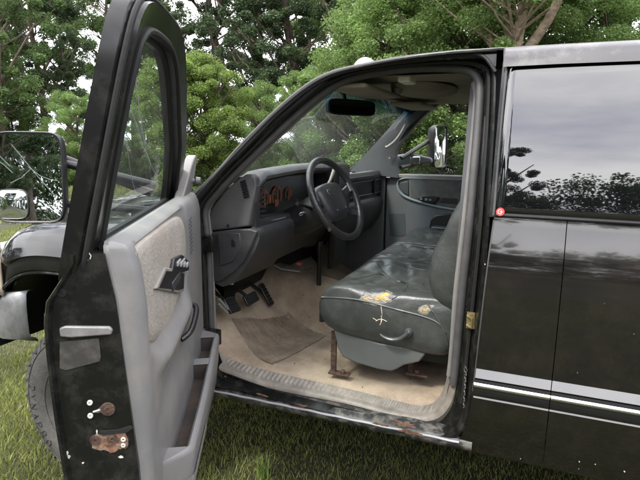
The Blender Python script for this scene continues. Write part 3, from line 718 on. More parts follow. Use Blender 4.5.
p = at(233.5, 243, 'y', .105); mb = MB(); mb.box(p[0]-.008, p[0]+.008, .102, .107, p[2]-.013, p[2]+.013); mb.build('fuse_latch', blackpl, dash, bevel=.002)
p = at(228, 225.5, 'y', .108); mb = MB(); mb.lathe([(.001, -.004), (.004, -.004), (.004, .002)], p, (0, 1, 0), 10); mb.build('screw', blackpl, dash)
# side defrost vent: slanted slots
for k in range(7):
    t = k/6; p = at(242.3+1.2*(t-.5)*-3, 197.5-15*t, 'y', .108)
    q = at(247.3+1.2*(t-.5)*-3, 195.5-15*t, 'y', .108)
    mb = MB(); mb.tube([p, q], .0035, 5); mb.build('defrost_slot', blackpl, dash)
# instrument bezel frame (x ~ -.80)
FX = -.80
def dface(u, v, x=FX): return at(u, v, 'x', x)
bez = [(.135, 1.208), (.128, 1.30), (.145, 1.372), (.20, 1.398), (.40, 1.405), (.92, 1.398), (.945, 1.37), (.945, 1.20), (.40, 1.195), (.25, 1.20)]
inn = [(.185, 1.236), (.185, 1.30), (.20, 1.352), (.235, 1.372), (.42, 1.38), (.88, 1.372), (.90, 1.34), (.90, 1.225), (.42, 1.222), (.27, 1.228)]
mb = MB()
mb.loft([[(FX-.04, y, z) for y, z in bez], [(FX+.008, y, z) for y, z in bez], [(FX+.010, y*.5+a*.5, z*.5+b*.5) for (y, z), (a, b) in zip(bez, inn)], [(FX-.002, y, z) for y, z in inn], [(FX-.075, y, z) for y, z in inn]], True)
bz = mb.build('instrument_bezel', darkpl, dash, smooth=50)
mb = MB(); mb.box(FX-.10, FX-.072, .16, .93, 1.20, 1.39); mb.build('instrument_panel', blackpl, dash)
# gauges
GX = FX-.068
def disc(mb, x, y, z, r_, th=.003, a0=0, a1=2*math.pi, n=28, rin=0):
    pts = [(r_*math.cos(a), r_*math.sin(a)) for a in np.linspace(a0, a1, n)]
    if rin: pts += [(rin*math.cos(a), rin*math.sin(a)) for a in np.linspace(a1, a0, n)]
    mb.prism(pts, lambda a, b, t: (x+t, y+a, z+b), 0, th)
for (y, z, r_) in [(.34, 1.288, .042), (.46, 1.290, .046), (.57, 1.29, .030)]:
    mb = MB(); disc(mb, GX, y, z, r_*1.0, .003, R(-30), R(215), 40, r_*.80)
    mb.prism([(-.003, -.8*r_), (.003, -.8*r_), (.001, .9*r_), (-.001, .9*r_)], lambda a, b, t: (GX+.004+t, y+a*2, z+b), 0, .003)
    for k in range(9):
        a = R(-40+260*k/8); mb.prism([(r_*.62*math.cos(a)-.002, r_*.62*math.sin(a)-.002), (r_*.62*math.cos(a)+.003, r_*.62*math.sin(a)), (r_*.88*math.cos(a)+.002, r_*.88*math.sin(a)+.002), (r_*.88*math.cos(a)-.002, r_*.88*math.sin(a))], lambda p_, q_, t: (GX+t, y+p_, z+q_), 0, .004)
    mb.build('gauge', orange, dash, smooth=0)
for (u, v, du, dv) in [(270, 199, 2, 6), (276, 203, 2.5, 5), (291, 193, 2.4, 4), (297, 201, 2, 3.5)]:
    p = at(u, v, 'x', GX+.008); mb = MB(); mb.box(p[0], p[0]+.002, p[1]-.004*du, p[1]+.004*du, p[2]-.0038*dv*.8, p[2]+.0038*dv*.8); mb.build('gauge_face', orange, dash, bevel=.0008)
# left switch / vent slats
for k in range(7):
    z = 1.238+.018*k; mb = MB(); mb.box(FX-.022, FX+.002, .19, .228, z, z+.006); mb.build('vent_slat', darkpl, dash)
mb = MB(); mb.tube([(FX+.006, .19+.0*0, 1.216), (FX+.006, .39, 1.212)], .003, 6); mb.build('bezel_trim', trimgrey, dash)
# knee bolster / lower dash: loft along y
def low_sec(y):
    t = sm(.1, .2, y); d = .02*sm(.45, 1.5, y)
    return [(-.80-d, y, 1.21), (-.775-d, y, 1.195), (-.77-d, y, 1.17), (-.79-d, y, 1.12), (-.835-d, y, 1.05), (-.885-d, y, .985-.0*t), (-.935-d, y, .965), (-1.02-d, y, .99), (-1.10, y, 1.0)]
def low_sec2(y):
    s_ = low_sec(y)
    if .47 < y < .95: return [(x-.0, yy, z+(.0 if i < 4 else .02)) for i, (x, yy, z) in enumerate(s_)]
    return s_
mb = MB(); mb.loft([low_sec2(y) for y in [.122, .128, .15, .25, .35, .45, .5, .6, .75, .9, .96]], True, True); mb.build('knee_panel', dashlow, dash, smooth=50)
gx = lambda y: .045*sm(1.1, 1.7, y)
mb = MB(); mb.loft([[(q[0]+gx(y)+.045, y, q[1]) for q in ((-.86, 1.345), (-.848, 1.33), (-.85, 1.30), (-.865, 1.285), (-.865, 1.19), (-.85, 1.185), (-.838, 1.165), (-.835, 1.13), (-.86, 1.04), (-.90, .98), (-1.0, .955))] for y in np.linspace(1.0, 1.74, 14)], False)
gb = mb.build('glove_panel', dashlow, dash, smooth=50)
def pface(u, v): return at(u, v, 'x', -.853)
a_, b_ = pface(354, 182), pface(373, 196)
mb = MB()
for (y0, y1, z0, z1, nm, m_) in [(1.22, 1.55, 1.212, 1.292, 'dash_vent', blackpl), (1.60, 1.71, 1.212, 1.292, 'dash_vent', blackpl)]:
    GT = lambda x, y, z: (x+gx(y)+.045, y, z)
    mb = MB(); mb.box(-.866, -.852, y0, y1, z0, z1, T=GT); v_ = mb.build(nm, m_, dash, bevel=.006)
    mb = MB()
    for k in range(5): mb.box(-.852, -.846, y0+.012, y1-.012, z0+.01+k*.013, z0+.014+k*.013, T=GT)
    if y0 > 1.4: mb.build('vent_fins', darkpl, dash)
    mb = MB(); mb.tube([GT(-.848, y0, z0), GT(-.848, y1, z0), GT(-.848, y1, z1), GT(-.848, y0, z1)], .004, 5, closed=True); mb.build('vent_surround', pillartrim, dash)
mb = MB(); p = pface(356, 205); mb.box(-.802, -.775, 1.36, 1.46, 1.12, 1.15); mb.build('glove_latch', blackpl, dash, bevel=.004)
# centre stack (dark, angled towards the driver) rising above pad
mb = MB(); q0 = at(329, 168, 'x', -.79); q1 = at(352, 168, 'x', -.79); q2 = at(352, 196, 'x', -.79)
mb.loft([[(-.80, .955, 1.19), (-.765, .965, 1.19), (-.79, 1.20, 1.17), (-.86, 1.2, 1.17)], [(-.80, .94, 1.405), (-.765, .95, 1.40), (-.79, 1.20, 1.395), (-.86, 1.2, 1.395)], [(-.82, .94, 1.415), (-.785, .95, 1.415), (-.81, 1.19, 1.41), (-.86, 1.19, 1.41)]], True, True)
mb.build('centre_stack', blackpl, dash, bevel=.008, seg=3)
mb = MB(); mb.loft([[(-.83, .97, .86), (-.80, .97, .86), (-.80, 1.18, .86), (-.83, 1.18, .86)], [(-.81, .96, 1.19), (-.775, .965, 1.19), (-.80, 1.2, 1.17), (-.86, 1.2, 1.17)]], True, True); mb.build('stack_lower', blackpl, dash, bevel=.008)
# wires / tabs hanging under dash
for (u, v, m_) in [(231, 283.5, white), (253.5, 271, trimgrey), (299, 264, wiringred), (262, 256, trimgrey)]:
    p = at(u, v, 'y', .16+.0*u if u < 240 else .34); mb = MB(); mb.box(p[0]-.009, p[0]+.009, p[1]-.004, p[1]+.004, p[2]-.004, p[2]+.004); mb.build('loose_clip', m_, dash)
for k, (u0, v0, u1, v1) in enumerate([(262, 258, 300, 272), (300, 262, 312, 268), (222, 280, 232, 286)]):
    mb = MB(); a_ = at(u0, v0, 'y', .45); b_ = at(u1, v1, 'y', .5); mb.tube([a_, (a_+b_)/2+np.array([0, 0, -.02]), b_], .004, 5); mb.build('hanging_wire', blackpl, dash)

# ------------------------------------------------------------------ steering wheel and column
SWC = at(329.5, 201.5, 'y', .47); axn = np.array([math.cos(R(27)), 0, math.sin(R(27))]); axn[1] = -.13; axn /= np.linalg.norm(axn)
eU = np.array([-axn[2], 0, axn[0]]); eU /= np.linalg.norm(eU); eR = np.cross(eU, axn)
eR /= np.linalg.norm(eR)
SP = lambda a, b, t=0: SWC+eR*a+eU*b+axn*t
RS = .171
mb = MB(); mb.tube([SP(RS*math.cos(a), RS*math.sin(a), .035) for a in np.linspace(0, 2*math.pi, 72, endpoint=False)], .0145, 14, closed=True)
sw = mb.build('steering_wheel', mat('wheel_leather', (.02, .02, .021), rough=.3, bump=.2, bscale=160, dirt=(.10, .095, .09), dirt_amt=.35), TR)
mb = MB()
hub = [(-.095, .045), (-.07, .068), (0, .075), (.07, .068), (.095, .045), (.09, -.02), (.07, -.07), (.03, -.085), (-.03, -.085), (-.07, -.07), (-.09, -.02)]
hub = spline(hub, 44, True)
mb.loft([[SP(a*.9, b*.9, -.02) for a, b in hub], [SP(a*1.02, b*1.02, 0) for a, b in hub], [SP(a, b, .018) for a, b in hub], [SP(a*.9, b*.9, .032) for a, b in hub], [SP(a*.6, b*.6, .040) for a, b in hub], [SP(a*.2, b*.2, .043) for a, b in hub]], True, True)
mb.build('airbag_hub', darkpl, sw, smooth=60)
for sx in (-1, 1):
    for (b0, b1, c0) in ((.0, .035, 0), (-.06, -.10, 1)):
        mb = MB(); x0, x1 = .08*sx, (.182 if not c0 else .155)*sx
        mb.loft([[SP(x0, b0+.022, .0), SP(x0, b0-.022, .0), SP(x0, b0-.020, .018), SP(x0, b0+.020, .018)], [SP((x0+x1)/2, (b0+b1)/2+.016, .012), SP((x0+x1)/2, (b0+b1)/2-.016, .012), SP((x0+x1)/2, (b0+b1)/2-.014, .026), SP((x0+x1)/2, (b0+b1)/2+.014, .026)], [SP(x1, b1+.016, .028), SP(x1, b1-.016, .028), SP(x1, b1-.014, .042), SP(x1, b1+.014, .042)]], True, True)
        mb.build('spoke', darkpl, sw, smooth=50)
# emblem (horned shield outline) and cruise buttons
mb = MB(); mb.tube([SP(x, y, .047) for x, y in spline([(-.055, .02), (-.065, .03), (-.06, .042), (-.04, .040)], 12)], .0012, 4)
for k in range(5): mb.box(-.006, .006, -.005, .005, 0, .004, T=lambda a, b, t: SP(a-.036+.018*k, b-.045, .036+t))
mb.build('hub_buttons', trimgrey, sw, smooth=0)
mb = MB(); mb.box(-.012, .012, -.02, .02, 0, .006, T=lambda a, b, t: SP(a-.155, b+.030, .034+t)); mb.box(-.012, .012, -.02, .02, 0, .006, T=lambda a, b, t: SP(a+.155, b+.030, .034+t)); mb.build('cruise_switch', mat('switch_grey', (.2, .2, .2), rough=.4), sw)
col0 = SP(0, 0, -.03); col1 = SP(0, -.02, -.30)
def sq(c_, w_, h): return [c_+eR*w_*math.cos(a)+eU*h*math.sin(a) for a in np.linspace(0, 2*math.pi, 24, endpoint=False)]
mb = MB(); mb.loft([sq(SP(0, -.01, -.025), .05, .055), sq(SP(0, -.01, -.05), .062, .07), sq(SP(0, -.015, -.16), .062, .07), sq(SP(0, -.01, -.20), .06, .065), sq(SP(0, -.0, -.42), .05, .05)], True, True)
scl = mb.build('steering_column', blackpl, TR)
mb = MB(); mb.tube([SP(-.05, .0, -.06), SP(-.12, .02, -.045), SP(-.19, .035, -.03)], [.008, .006, .008], 8); mb.build('turn_stalk', blackpl, scl)
mb = MB(); mb.tube([SP(.05, .02, -.09), SP(.12, .09, -.02), SP(.15, .13, .01)], [.007, .006, .010], 8); mb.build('shift_stalk', trimgrey, scl)
pk = at(282, 210, 'y', .36); mb = MB(); mb.lathe([(.001, -.004), (.007, -.004), (.009, .004), (.009, .02)], SP(-.066, .0, -.10), -eR, 18); mb.build('ignition_lock', chrome, scl)
# gear shifter and transfer case lever
mb = MB(); a_ = at(318.5, 296, 'y', .86); b_ = at(319.5, 250, 'y', .86)
mb.tube([a_, a_*.6+b_*.4, b_], [.014, .012, .009], 10); gs = mb.build('gear_lever', blackpl, TR)
mb = MB(); mb.lathe([(.001, -.05), (.016, -.045), (.020, -.02), (.016, .01), (.009, .03), (.009, .06)], b_, (0, 0, -1), 16); mb.build('lever_knob', blackpl, gs)
mb = MB(); mb.lathe([(.001, .0), (.012, .0), (.016, -.01), (.012, -.02), (.022, -.025), (.032, -.04), (.06, -.055), (.09, -.075)], a_*.85+b_*.15, (0, 0, 1), 20); mb.build('lever_boot', rubber, gs)
mb = MB()
for t in (.12, .42, .62): c_ = a_*(1-t)+b_*t; mb.lathe([(.001, .008), (.008, .006), (.008, -.006), (.001, -.008)], c_, (0, 0, 1), 10)
mb.build('lever_fitting', chrome, gs)
# pedals
def pedal(u, v, y, wdt, hgt, name, m_, rot=0):
    c_ = at(u, v, 'y', y); n_ = np.array([.85, 0, .53]); up = np.array([-.53, 0, .85]); rt = np.array([0, 1., 0])
    if rot: rt = np.array([.25*rot, 1., 0]); rt /= np.linalg.norm(rt)
    T = lambda a, b, t: c_+rt*a+up*b+n_*t
    mb = MB(); mb.box(-wdt/2, wdt/2, -hgt/2, hgt/2, -.012, .0, T); mb.tube([T(0, 0, -.012), T(0, .10, -.06), T(0, .26, -.10)], .009, 6)
    po = mb.build(name, blackpl, TR, bevel=.004)
    mb = MB()
    k = 6
    for i in range(k): mb.box(-wdt/2+.006, wdt/2-.006, -hgt/2+.006+i*(hgt-.012)/k, -hgt/2+.006+(i+.6)*(hgt-.012)/k, .0, .004, T)
    mb.build('pedal_pad', m_, po)
pedal(252, 298, .47, .105, .05, 'brake_pedal', rubber)
pedal(232.5, 304, .27, .06, .075, 'parking_brake_pedal', rubber, 1)
pedal(267, 294, .66, .042, .12, 'accelerator_pedal', rubber)
mb = MB(); a_, b_ = at(219, 299, 'y', .15), at(228, 309, 'y', .20); mb.tube([a_, b_], .006, 6); a_, b_ = at(219, 304, 'y', .15), at(227, 313, 'y', .20); mb.tube([a_, b_], .005, 6); mb.build('floor_cable', trimgrey, TR)
# inside mirror
m1 = at(352, 107.5, 'x', -.60)
mb = MB(); hw = .135
mprof = [(hw*math.copysign(abs(math.cos(a))**.35, math.cos(a)), .034*math.copysign(abs(math.sin(a))**.45, math.sin(a))) for a in np.linspace(0, 2*math.pi, 40, endpoint=False)]
dirm = np.array([.50, .87, 0]); nm = np.array([.87, -.50, -.05])
T = lambda a, b, t: m1+dirm*a+np.array([0, 0, 1])*b+nm*t
mb.loft([[T(a*.8, b*.7, -.03) for a, b in mprof], [T(a, b, -.012) for a, b in mprof], [T(a, b, .004) for a, b in mprof], [T(a*.97, b*.9, .006) for a, b in mprof]], True, True)
mb.tube([T(0, .0, -.02), T(0, .04, -.05), T(0, .10, -.06)], .008, 8)
rv = mb.build('rear_view_mirror', blackpl, TR, smooth=50)
mb = MB(); mb.prism([(a*.94, b*.84) for a, b in mprof], T, .006, .0075); mb.build('mirror_glass', mat('dim_mirror', (.12, .12, .13), rough=.05, metal=1), rv)

# ------------------------------------------------------------------ bench seat
prof = [(-.548, .962), (-.562, .93), (-.560, .885), (-.535, .848), (-.50, .828), (-.42, .812), (-.326, .803), (-.22, .795), (-.13, .790), (-.075, .800), (-.03, .85), (-.0, .90), (.0, .95), (-.06, .985), (-.14, 1.0), (-.25, .998), (-.36, 1.002), (-.46, 1.008), (-.52, .992)]
prof = spline(prof, 76, True); pcx, pcz = -.28, .90
segs = [(.190, .735), (.735, 1.125), (1.125, 1.67)]
def bump_top(x, y, seg):
    y0, y1 = seg; u_ = (y-y0)/(y1-y0)
    b = -.030*math.exp(-((u_-.5)/.27)**4)*(1 if seg != segs[1] else .3)*sm(-.55, -.45, x)    # hollow between bolsters
    gv = 0
    for xc, am in ((-.40, .010), (-.30, .014), (-.20, .012)): gv -= am*math.exp(-((x-xc+.07*(u_-.5)**2*4)/.009)**2)*(1 if .12 < u_ < .88 else .3)
    for uc in (.16, .84): gv -= .012*math.exp(-((u_-uc)/.022)**2)*(1 if x > -.47 else .4)
    wr = .0022*math.sin((x*1.6+y*.5)*48+2.5*math.sin(y*17))*(.5+.5*math.sin(x*9+y*7))+.0006*math.sin(x*60+9*math.sin(y*13+x*5))+.0005*math.sin(y*50+5*math.sin(x*17))+.0010*math.sin((x+y)*20+3*math.sin(y*9))
    return b+gv+wr
def cushion(seg):
    y0, y1 = seg; mb = MB(); loops = []
    st_ = [(0.0, .085, .012), (0.0, .05, .007), (0.0, .024, .001), (.004, .009, 0), (.012, .002, 0), (.03, 0, 0)]
    W_ = y1-y0; mid_ = list(np.linspace(.05, W_-.05, 30))
    sts = [(y0+a-c_, b) for a, b, c_ in st_]+[(y0+q, 0) for q in mid_]+[(y1-a+c_, b) for a, b, c_ in st_[::-1]]
    for y, sh in sts:
        l = []
        for x, z in prof:
            d = np.array([x-pcx, z-pcz]); n_ = np.linalg.norm(d); q = d*(1-min(.9, sh/n_*1.0))
            xx, zz = pcx+q[0], pcz+q[1]
            if z > .93 and sh < .02: zz += bump_top(x, y, seg)*sm(.93, .99, z)
            dyw = .0035*math.sin(x*14+z*22)+.0012*math.sin(x*45-z*38) if sh > .02 and y < y0+.1 else 0
            l.append((xx, y+dyw, zz))
        loops.append(l)
    mb.loft(loops, True, True); return mb
seat = cushion(segs[0]).build('bench_seat', leather, TR, smooth=75)
for sg in segs[1:]: cushion(sg).build('seat_cushion', leather, seat, smooth=75)
from mathutils.bvhtree import BVHTree
def bvh_of(o):
    return BVHTree.FromPolygons([v.co[:] for v in o.data.vertices], [p.vertices[:] for p in o.data.polygons])
SB = bvh_of(seat)
def snap(u, v, off=.0012):
    wv = _f*FPX+_r2*(u-320)-_u2*(v-240); wv = wv/np.linalg.norm(wv); h = SB.ray_cast(Vector(CAMP), Vector(wv))
    if h[0] is None: return at(u, v, 'y', .19)
    return np.array(h[0])+off*np.array(h[1])*(1 if np.dot(h[1], wv) < 0 else -1)
# piping along the near upper edge
mb = MB(); pq = spline([np.array(q, float) for q in [(321, 297), (330, 297.4), (348, 298.5), (365, 301), (395, 309), (422, 316), (438, 323), (446, 333)]], 70)
mb.tube([snap(u, v, .0005) for u, v in pq], .0036, 6); PIPM = mat('piping', (.055, .06, .058), rough=.35); mb.build('seat_piping', PIPM, seat)
mb = MB(); pq = spline([np.array(q, float) for q in [(427, 303), (434, 313), (440, 322), (445, 335), (448, 345)]], 40)
mb.tube([snap(u, v, .001) for u, v in pq], .0034, 6); mb.build('seat_piping', PIPM, seat)
for sg in segs:
    for uc in (.16, .84):
        y = sg[0]+uc*(sg[1]-sg[0]); mb = MB(); mb.tube([(x, y, interp([-.52, -.46, -.36, -.25, -.14], [.992, 1.008, 1.002, .998, 1.0], x)+bump_top(x, y, sg)+.003) for x in np.linspace(-.46, -.16, 24)], .0022, 5); mb.build('seat_piping', PIPM, seat)
# stitched seams running across the driver cushion
for line in ([(377, 263), (384, 272), (392, 279), (406, 283), (424, 284.5)], [(408, 284), (404, 291), (396, 297), (388, 300.5)], [(352, 280), (366, 277), (380, 274), (390, 279)]):
    mb = MB(); mb.tube([snap(u, v, .0004) for u, v in spline([np.array(q, float) for q in line], 40)], .0018, 5); mb.build('seat_seam', PIPM, seat)
# tears with yellow foam and threads
def top_at(u, v):
    z = .99
    for _ in range(5):
        p = at(u, v, 'z', z); seg = segs[0]
        z = interp([-.55, -.52, -.46, -.36, -.25, -.14, -.06], [.965, .992, 1.008, 1.002, .998, 1.0, .985], p[0])+bump_top(p[0], min(p[1], .73), seg)-.02*(1-sm(.19, .235, p[1]))
    return at(u, v, 'z', z)
def patch(name, outl, m_, jit=0, seed=1):
    P = spline([np.array(q, float) for q in outl], len(outl)*6, True); rnd = random.Random(seed)
    if jit: P = [p+np.array([rnd.uniform(-jit, jit), rnd.uniform(-jit, jit)*.7]) for p in P]
    c_ = sum(P)/len(P); mb = MB()
    mb.loft([[snap(*(c_+(p-c_)*k), o_) for p in P] for k, o_ in ((1, .0003), (.93, .0012), (.7, .0008), (.4, .0012), (.08, .001))], True)
    return mb.build(name, m_, seat, smooth=60)
edge_m = mat('torn_edge', (.15, .148, .135), rough=.5)
patch('torn_edge', [(358, 299), (366, 295), (377, 293.5), (386, 290.5), (393, 293), (389, 298), (393, 301), (383, 304), (375, 306), (364, 303)], edge_m, .9, 5)
patch('torn_edge', [(418, 309), (424, 305), (434, 305.5), (431, 310), (427, 315), (420, 314)], edge_m, .7, 6)
patch('torn_foam', [(363, 299), (370, 296.5), (378, 295.5), (385, 292.5), (390, 294), (386, 297.0), (389, 299.5), (381, 301), (375, 303), (369, 301)], foam, .9, 2)
patch('torn_foam', [(420, 309), (425, 307), (432, 306.5), (429, 309.5), (426, 312.5), (422, 312.5)], foam, .7, 3)
rnd = random.Random(6)
for k in range(12):
    u0, v0 = rnd.uniform(362, 392), rnd.uniform(294, 303); du, dv = rnd.uniform(-8, 8), rnd.uniform(-2, 2)
    mb = MB(); mb.tube([snap(u0+du*t, v0+dv*t+math.sin(t*5+k)*.6, .0018) for t in np.linspace(0, 1, 8)], .0007, 4); mb.build('torn_thread', thread, seat, smooth=0)
for pts_ in [[(381, 306), (382, 314), (381, 322)], [(376, 321), (381, 319), (387, 321.5)], [(373, 318), (377, 320.5)], [(380, 325), (382, 320), (381, 316)]]:
    mb = MB(); mb.tube([snap(u, v, .0012) for u, v in spline([np.array(q, float) for q in pts_], 12)], .0011, 4); mb.build('torn_thread', thread, seat, smooth=0)
# backrest
bprof = [(-.045, 1.388), (-.068, 1.335), (-.094, 1.283), (-.125, 1.21), (-.15, 1.148), (-.160, 1.09), (-.156, 1.049), (-.14, 1.0), (-.11, .965), (-.064, .94), (.0, .925), (.06, .93), (.09, .99), (.10, 1.1), (.125, 1.3), (.145, 1.42), (.125, 1.485), (.07, 1.505), (.01, 1.49), (-.025, 1.45)]
bprof = spline(bprof, 76, True)
for k, sg in enumerate(segs):
    y0, y1 = sg[0]+(.004 if k else -.002), sg[1]; mb = MB(); loops = []
    W_ = y1-y0
    sts = [(y0-.012, .07), (y0-.006, .045), (y0, .024), (y0+.010, .010), (y0+.03, .002)]+[(y0+q, 0) for q in np.linspace(.05, W_-.05, 20)]+[(y1-.03, .002), (y1-.01, .01), (y1, .024), (y1+.002, .06)]
    for y, sh in sts:
        u_ = (y-y0)/W_; l = []
        for x, z in bprof:
            cx_ = -.02+(z-1.2)*.16; cz_ = min(1.42, max(1.0, z)); d = np.array([x-cx_, z-cz_]); n_ = np.linalg.norm(d)+1e-6
            q = d*(1-min(.9, sh/n_)); xx = cx_+q[0]; zz = cz_+q[1]
            if x < cx_ and sh < .02: xx += .022*math.exp(-((u_-.5)/.28)**4)-.0+.002*math.sin(z*50+6*math.sin(y*12))
            l.append((xx, y+(.003*math.sin(z*26+x*30) if sh > .02 and u_ < .2 else 0), zz))
        loops.append(l)
    mb.loft(loops, True, True); mb.build('backrest', leather, seat, smooth=75)
# lower plastic skirt, recline handle, brackets
sk = [at(u, v, 'y', .20) for u, v in [(333, 329), (379, 343), (425, 351), (425, 355), (419, 362), (404, 365), (397, 369), (391, 371), (378, 369), (357, 363), (343, 357), (338, 348)]]
mb = MB(); mb.prism([(p[0], p[2]) for p in sk], lambda a, b, t: (a, .20+t+.04*(b-.72), b), -.004, .03); mb.build('seat_skirt', skirtm, seat, bevel=.006, seg=3)
hp = [at(u, v, 'y', .165) for u, v in [(380, 334), (384, 337), (391, 339.5), (399, 339), (405, 335.5), (409, 332)]]
mb = MB(); mb.tube(spline(hp, 24), [.005+.005*min(1, i/8) for i in range(24)], 10, flat=.8); mb.lathe([(.001, -.012), (.012, -.012), (.015, -.006), (.015, .03)], at(408.5, 332.5, 'y', .175), (0, 1, 0), 20)
mb.build('recline_handle', mat('handle_grey', (.05, .055, .055), rough=.25), seat)
mb = MB(); mb.lathe([(.001, -.003), (.005, -.003), (.006, 0)], at(408.5, 332.5, 'y', .160), (0, 1, 0), 12); mb.build('handle_cap', chrome, seat)
def bracket(mb, u0, v0, u1, v1, y, wd=.03):
    a_, b_ = at(u0, v0, 'y', y), at(u1, v1, 'y', y); mb.box(a_[0], a_[0]+wd, y, y+.012, b_[2], a_[2]); mb.box(a_[0]-.006, a_[0]+wd+.055, y-.012, y+.022, b_[2]-.006, b_[2]+.003)
for (u0, v0, u1, v1, y) in [(331, 331, 332, 372, .215), (408, 356, 405, 372, .26)]:
    mb = MB(); bracket(mb, u0, v0, u1, v1, y, .022); 
    p = at(u1, v1, 'y', y); mb.lathe([(.001, .012), (.009, .012), (.010, .004), (.010, 0)], (p[0]+.045, y-.002, p[2]+.006), (0, 0, 1), 6)
    mb.build('seat_bracket', rustdark, seat, bevel=.003)
for y in (.70, 1.60): mb = MB(); mb.box(-.48, -.44, y, y+.014, .63, .82); mb.box(-.14, -.10, y, y+.014, .63, .82); mb.build('seat_bracket', rustdark, seat)
mb = MB(); mb.box(-.48, -.02, .30, 1.62, .72, .80); mb.build('seat_base', blackpl, seat)
mb = MB(); p = at(321, 314, 'y', .22); mb.box(p[0]-.004, p[0]+.012, .21, .25, p[2]-.03, p[2]+.01); mb.build('seat_hook', blackpl, seat, bevel=.003)

# ------------------------------------------------------------------ passenger side: door, pillar trim, mirror
PY = 1.75
def pw(u, v, y=PY): p = at(u, v, 'y', y); return (p[0], p[2])
mb = MB(); mb.box(-1.02, .88, PY+.03, 1.86, .58, 1.30)
pd = mb.build('passenger_door', paint, TR, bevel=.02)
# inner lower trim panel
ol = [(-.73, .66), (-.73, 1.28), (-.70, 1.31), (.10, 1.31), (.10, .66)]
mb = MB(); mb.prism(ol, lambda a, b, t: (a, PY+t, b), 0, .03); mb.build('door_trim_panel', passgrey, pd, bevel=.01)
ub = [pw(*q) for q in [(409.5, 178.5), (475, 181), (475, 212), (462, 209), (440, 206), (424, 202), (411.5, 198)]]
mb = MB(); mb.prism(ub, lambda a, b, t: (a, PY+t, b), -.008, .01); mb.build('door_fabric_insert', passfab, pd, bevel=.004)
lipc = [pw(*q) for q in [(397.5, 184), (398.5, 180.5), (403, 178.5), (410, 178), (475, 180.5)]]; lip2 = [pw(*q) for q in [(397.5, 184), (399, 190), (403, 195), (411, 199), (424, 203), (440, 207), (462, 210.5), (475, 213)]]
mb = MB(); mb.tube([(a, PY-.006, b) for a, b in spline(lipc, 20)], .006, 8); mb.tube([(a, PY-.006, b) for a, b in spline(lip2, 30)], .008, 8); mb.build('insert_border', mat('border_grey', (.2, .23, .25), rough=.4), pd)
vv = [pw(*q) for q in [(399.5, 183), (408.5, 181), (409, 195.5), (403.5, 192.5), (400, 188)]]
mb = MB(); mb.prism(vv, lambda a, b, t: (a, PY+t, b), -.008, .01); mb.build('door_vent', mat('vent_grey', (.045, .05, .055), rough=.5), pd, bevel=.003)
mb = MB(); a_, b_ = pw(418.5, 198), pw(437, 203); sp_ = [pw(*q) for q in [(418, 198), (424, 195), (440, 197), (434, 203.5), (424, 202)]]; mb.prism(sp_, lambda a, b, t: (a, PY+t, b), -.02, 0); mb.build('door_switch_panel', blackpl, pd, bevel=.004)
mb = MB()
for (u, v) in [(422, 198.5), (427, 199), (431, 199.5)]: a_ = pw(u, v); mb.box(a_[0]-.008, a_[0]+.008, PY-.028, PY-.02, a_[1]-.006, a_[1]+.006)
mb.build('door_switch', trimgrey, pd)
cup = [pw(*q) for q in [(443, 197.5), (458, 198.5), (457, 204), (440, 202.5)]]; mb = MB(); mb.prism(cup, lambda a, b, t: (a, PY+t, b), -.010, 0); mb.build('door_pull_cup', blackpl, pd)
gr_ = [pw(*q) for q in [(389, 213.5), (405, 213.5), (406, 236), (390, 236)]]; mb = MB(); mb.prism(gr_, lambda a, b, t: (a, PY+t, b), -.003, 0); mb.build('speaker_grille', mat('grille_dark', (.085, .10, .11), rough=.7, bump=1, bscale=500), pd, bevel=.002)
ar = [pw(*q) for q in [(429, 229), (431, 220), (436, 215), (447, 213.5), (475, 216), (475, 240), (429, 238)]]; mb = MB(); mb.prism(ar, lambda a, b, t: (a, PY+t, b), -.012, 0); mb.build('door_pocket', blackpl, pd, bevel=.006)
ar = [pw(431, 224, PY-.06), pw(475, 228, PY-.06)]; mb = MB(); mb.box(ar[0][0], .0, PY-.07, PY, ar[0][1]-.035, ar[0][1]-.015); mb.build('armrest', mat('arm_dark', (.06, .065, .07), rough=.5), pd, bevel=.008)
mb = MB(); mb.box(-.665, .10, PY-.012, PY+.01, 1.30, 1.325); mb.build('window_ledge', trimgrey, pd, bevel=.005)
# passenger window opening: frame loop + glass
wl = [(-.672, 1.325), (-.683, 1.47), (-.60, 1.60), (-.50, 1.70), (-.43, 1.745), (-.33, 1.765), (.02, 1.765), (.06, 1.74), (.06, 1.325)]
def pside(z): return 1.86-ysd(z)-.02
wlo = offset2(wl, .07)
mb = MB(); mb.loft([[(x, pside(min(z, 1.75))-.075, z) for x, z in wl], [(x, pside(min(z, 1.75)), z) for x, z in wl], [(x, pside(min(z, 1.75)), z) for x, z in wlo], [(x, pside(min(z, 1.75))-.075, z) for x, z in wlo]], True, ring=True)
mb.build('window_frame', pillartrim, pd, bevel=.008)
mb = MB(); mb.tube([(x, pside(min(z, 1.75))-.05, z) for x, z in spline(wl[:-1]+[wl[-1]], 80, True)], .009, 6, closed=True); mb.build('window_seal', rubber, pd)
mb = MB(); n_ = len(wl); mb.add([(x, pside(min(z, 1.75))-.02, z) for x, z in wl], [tuple(range(n_))]); mb.build('window_glass', winglass, pd, smooth=0)
# rear quarter passenger side
mb = MB(); mb.box(.13, .88, 1.72, 1.76, 1.30, 1.74); mb.build('rear_side_window', tinted, TR)
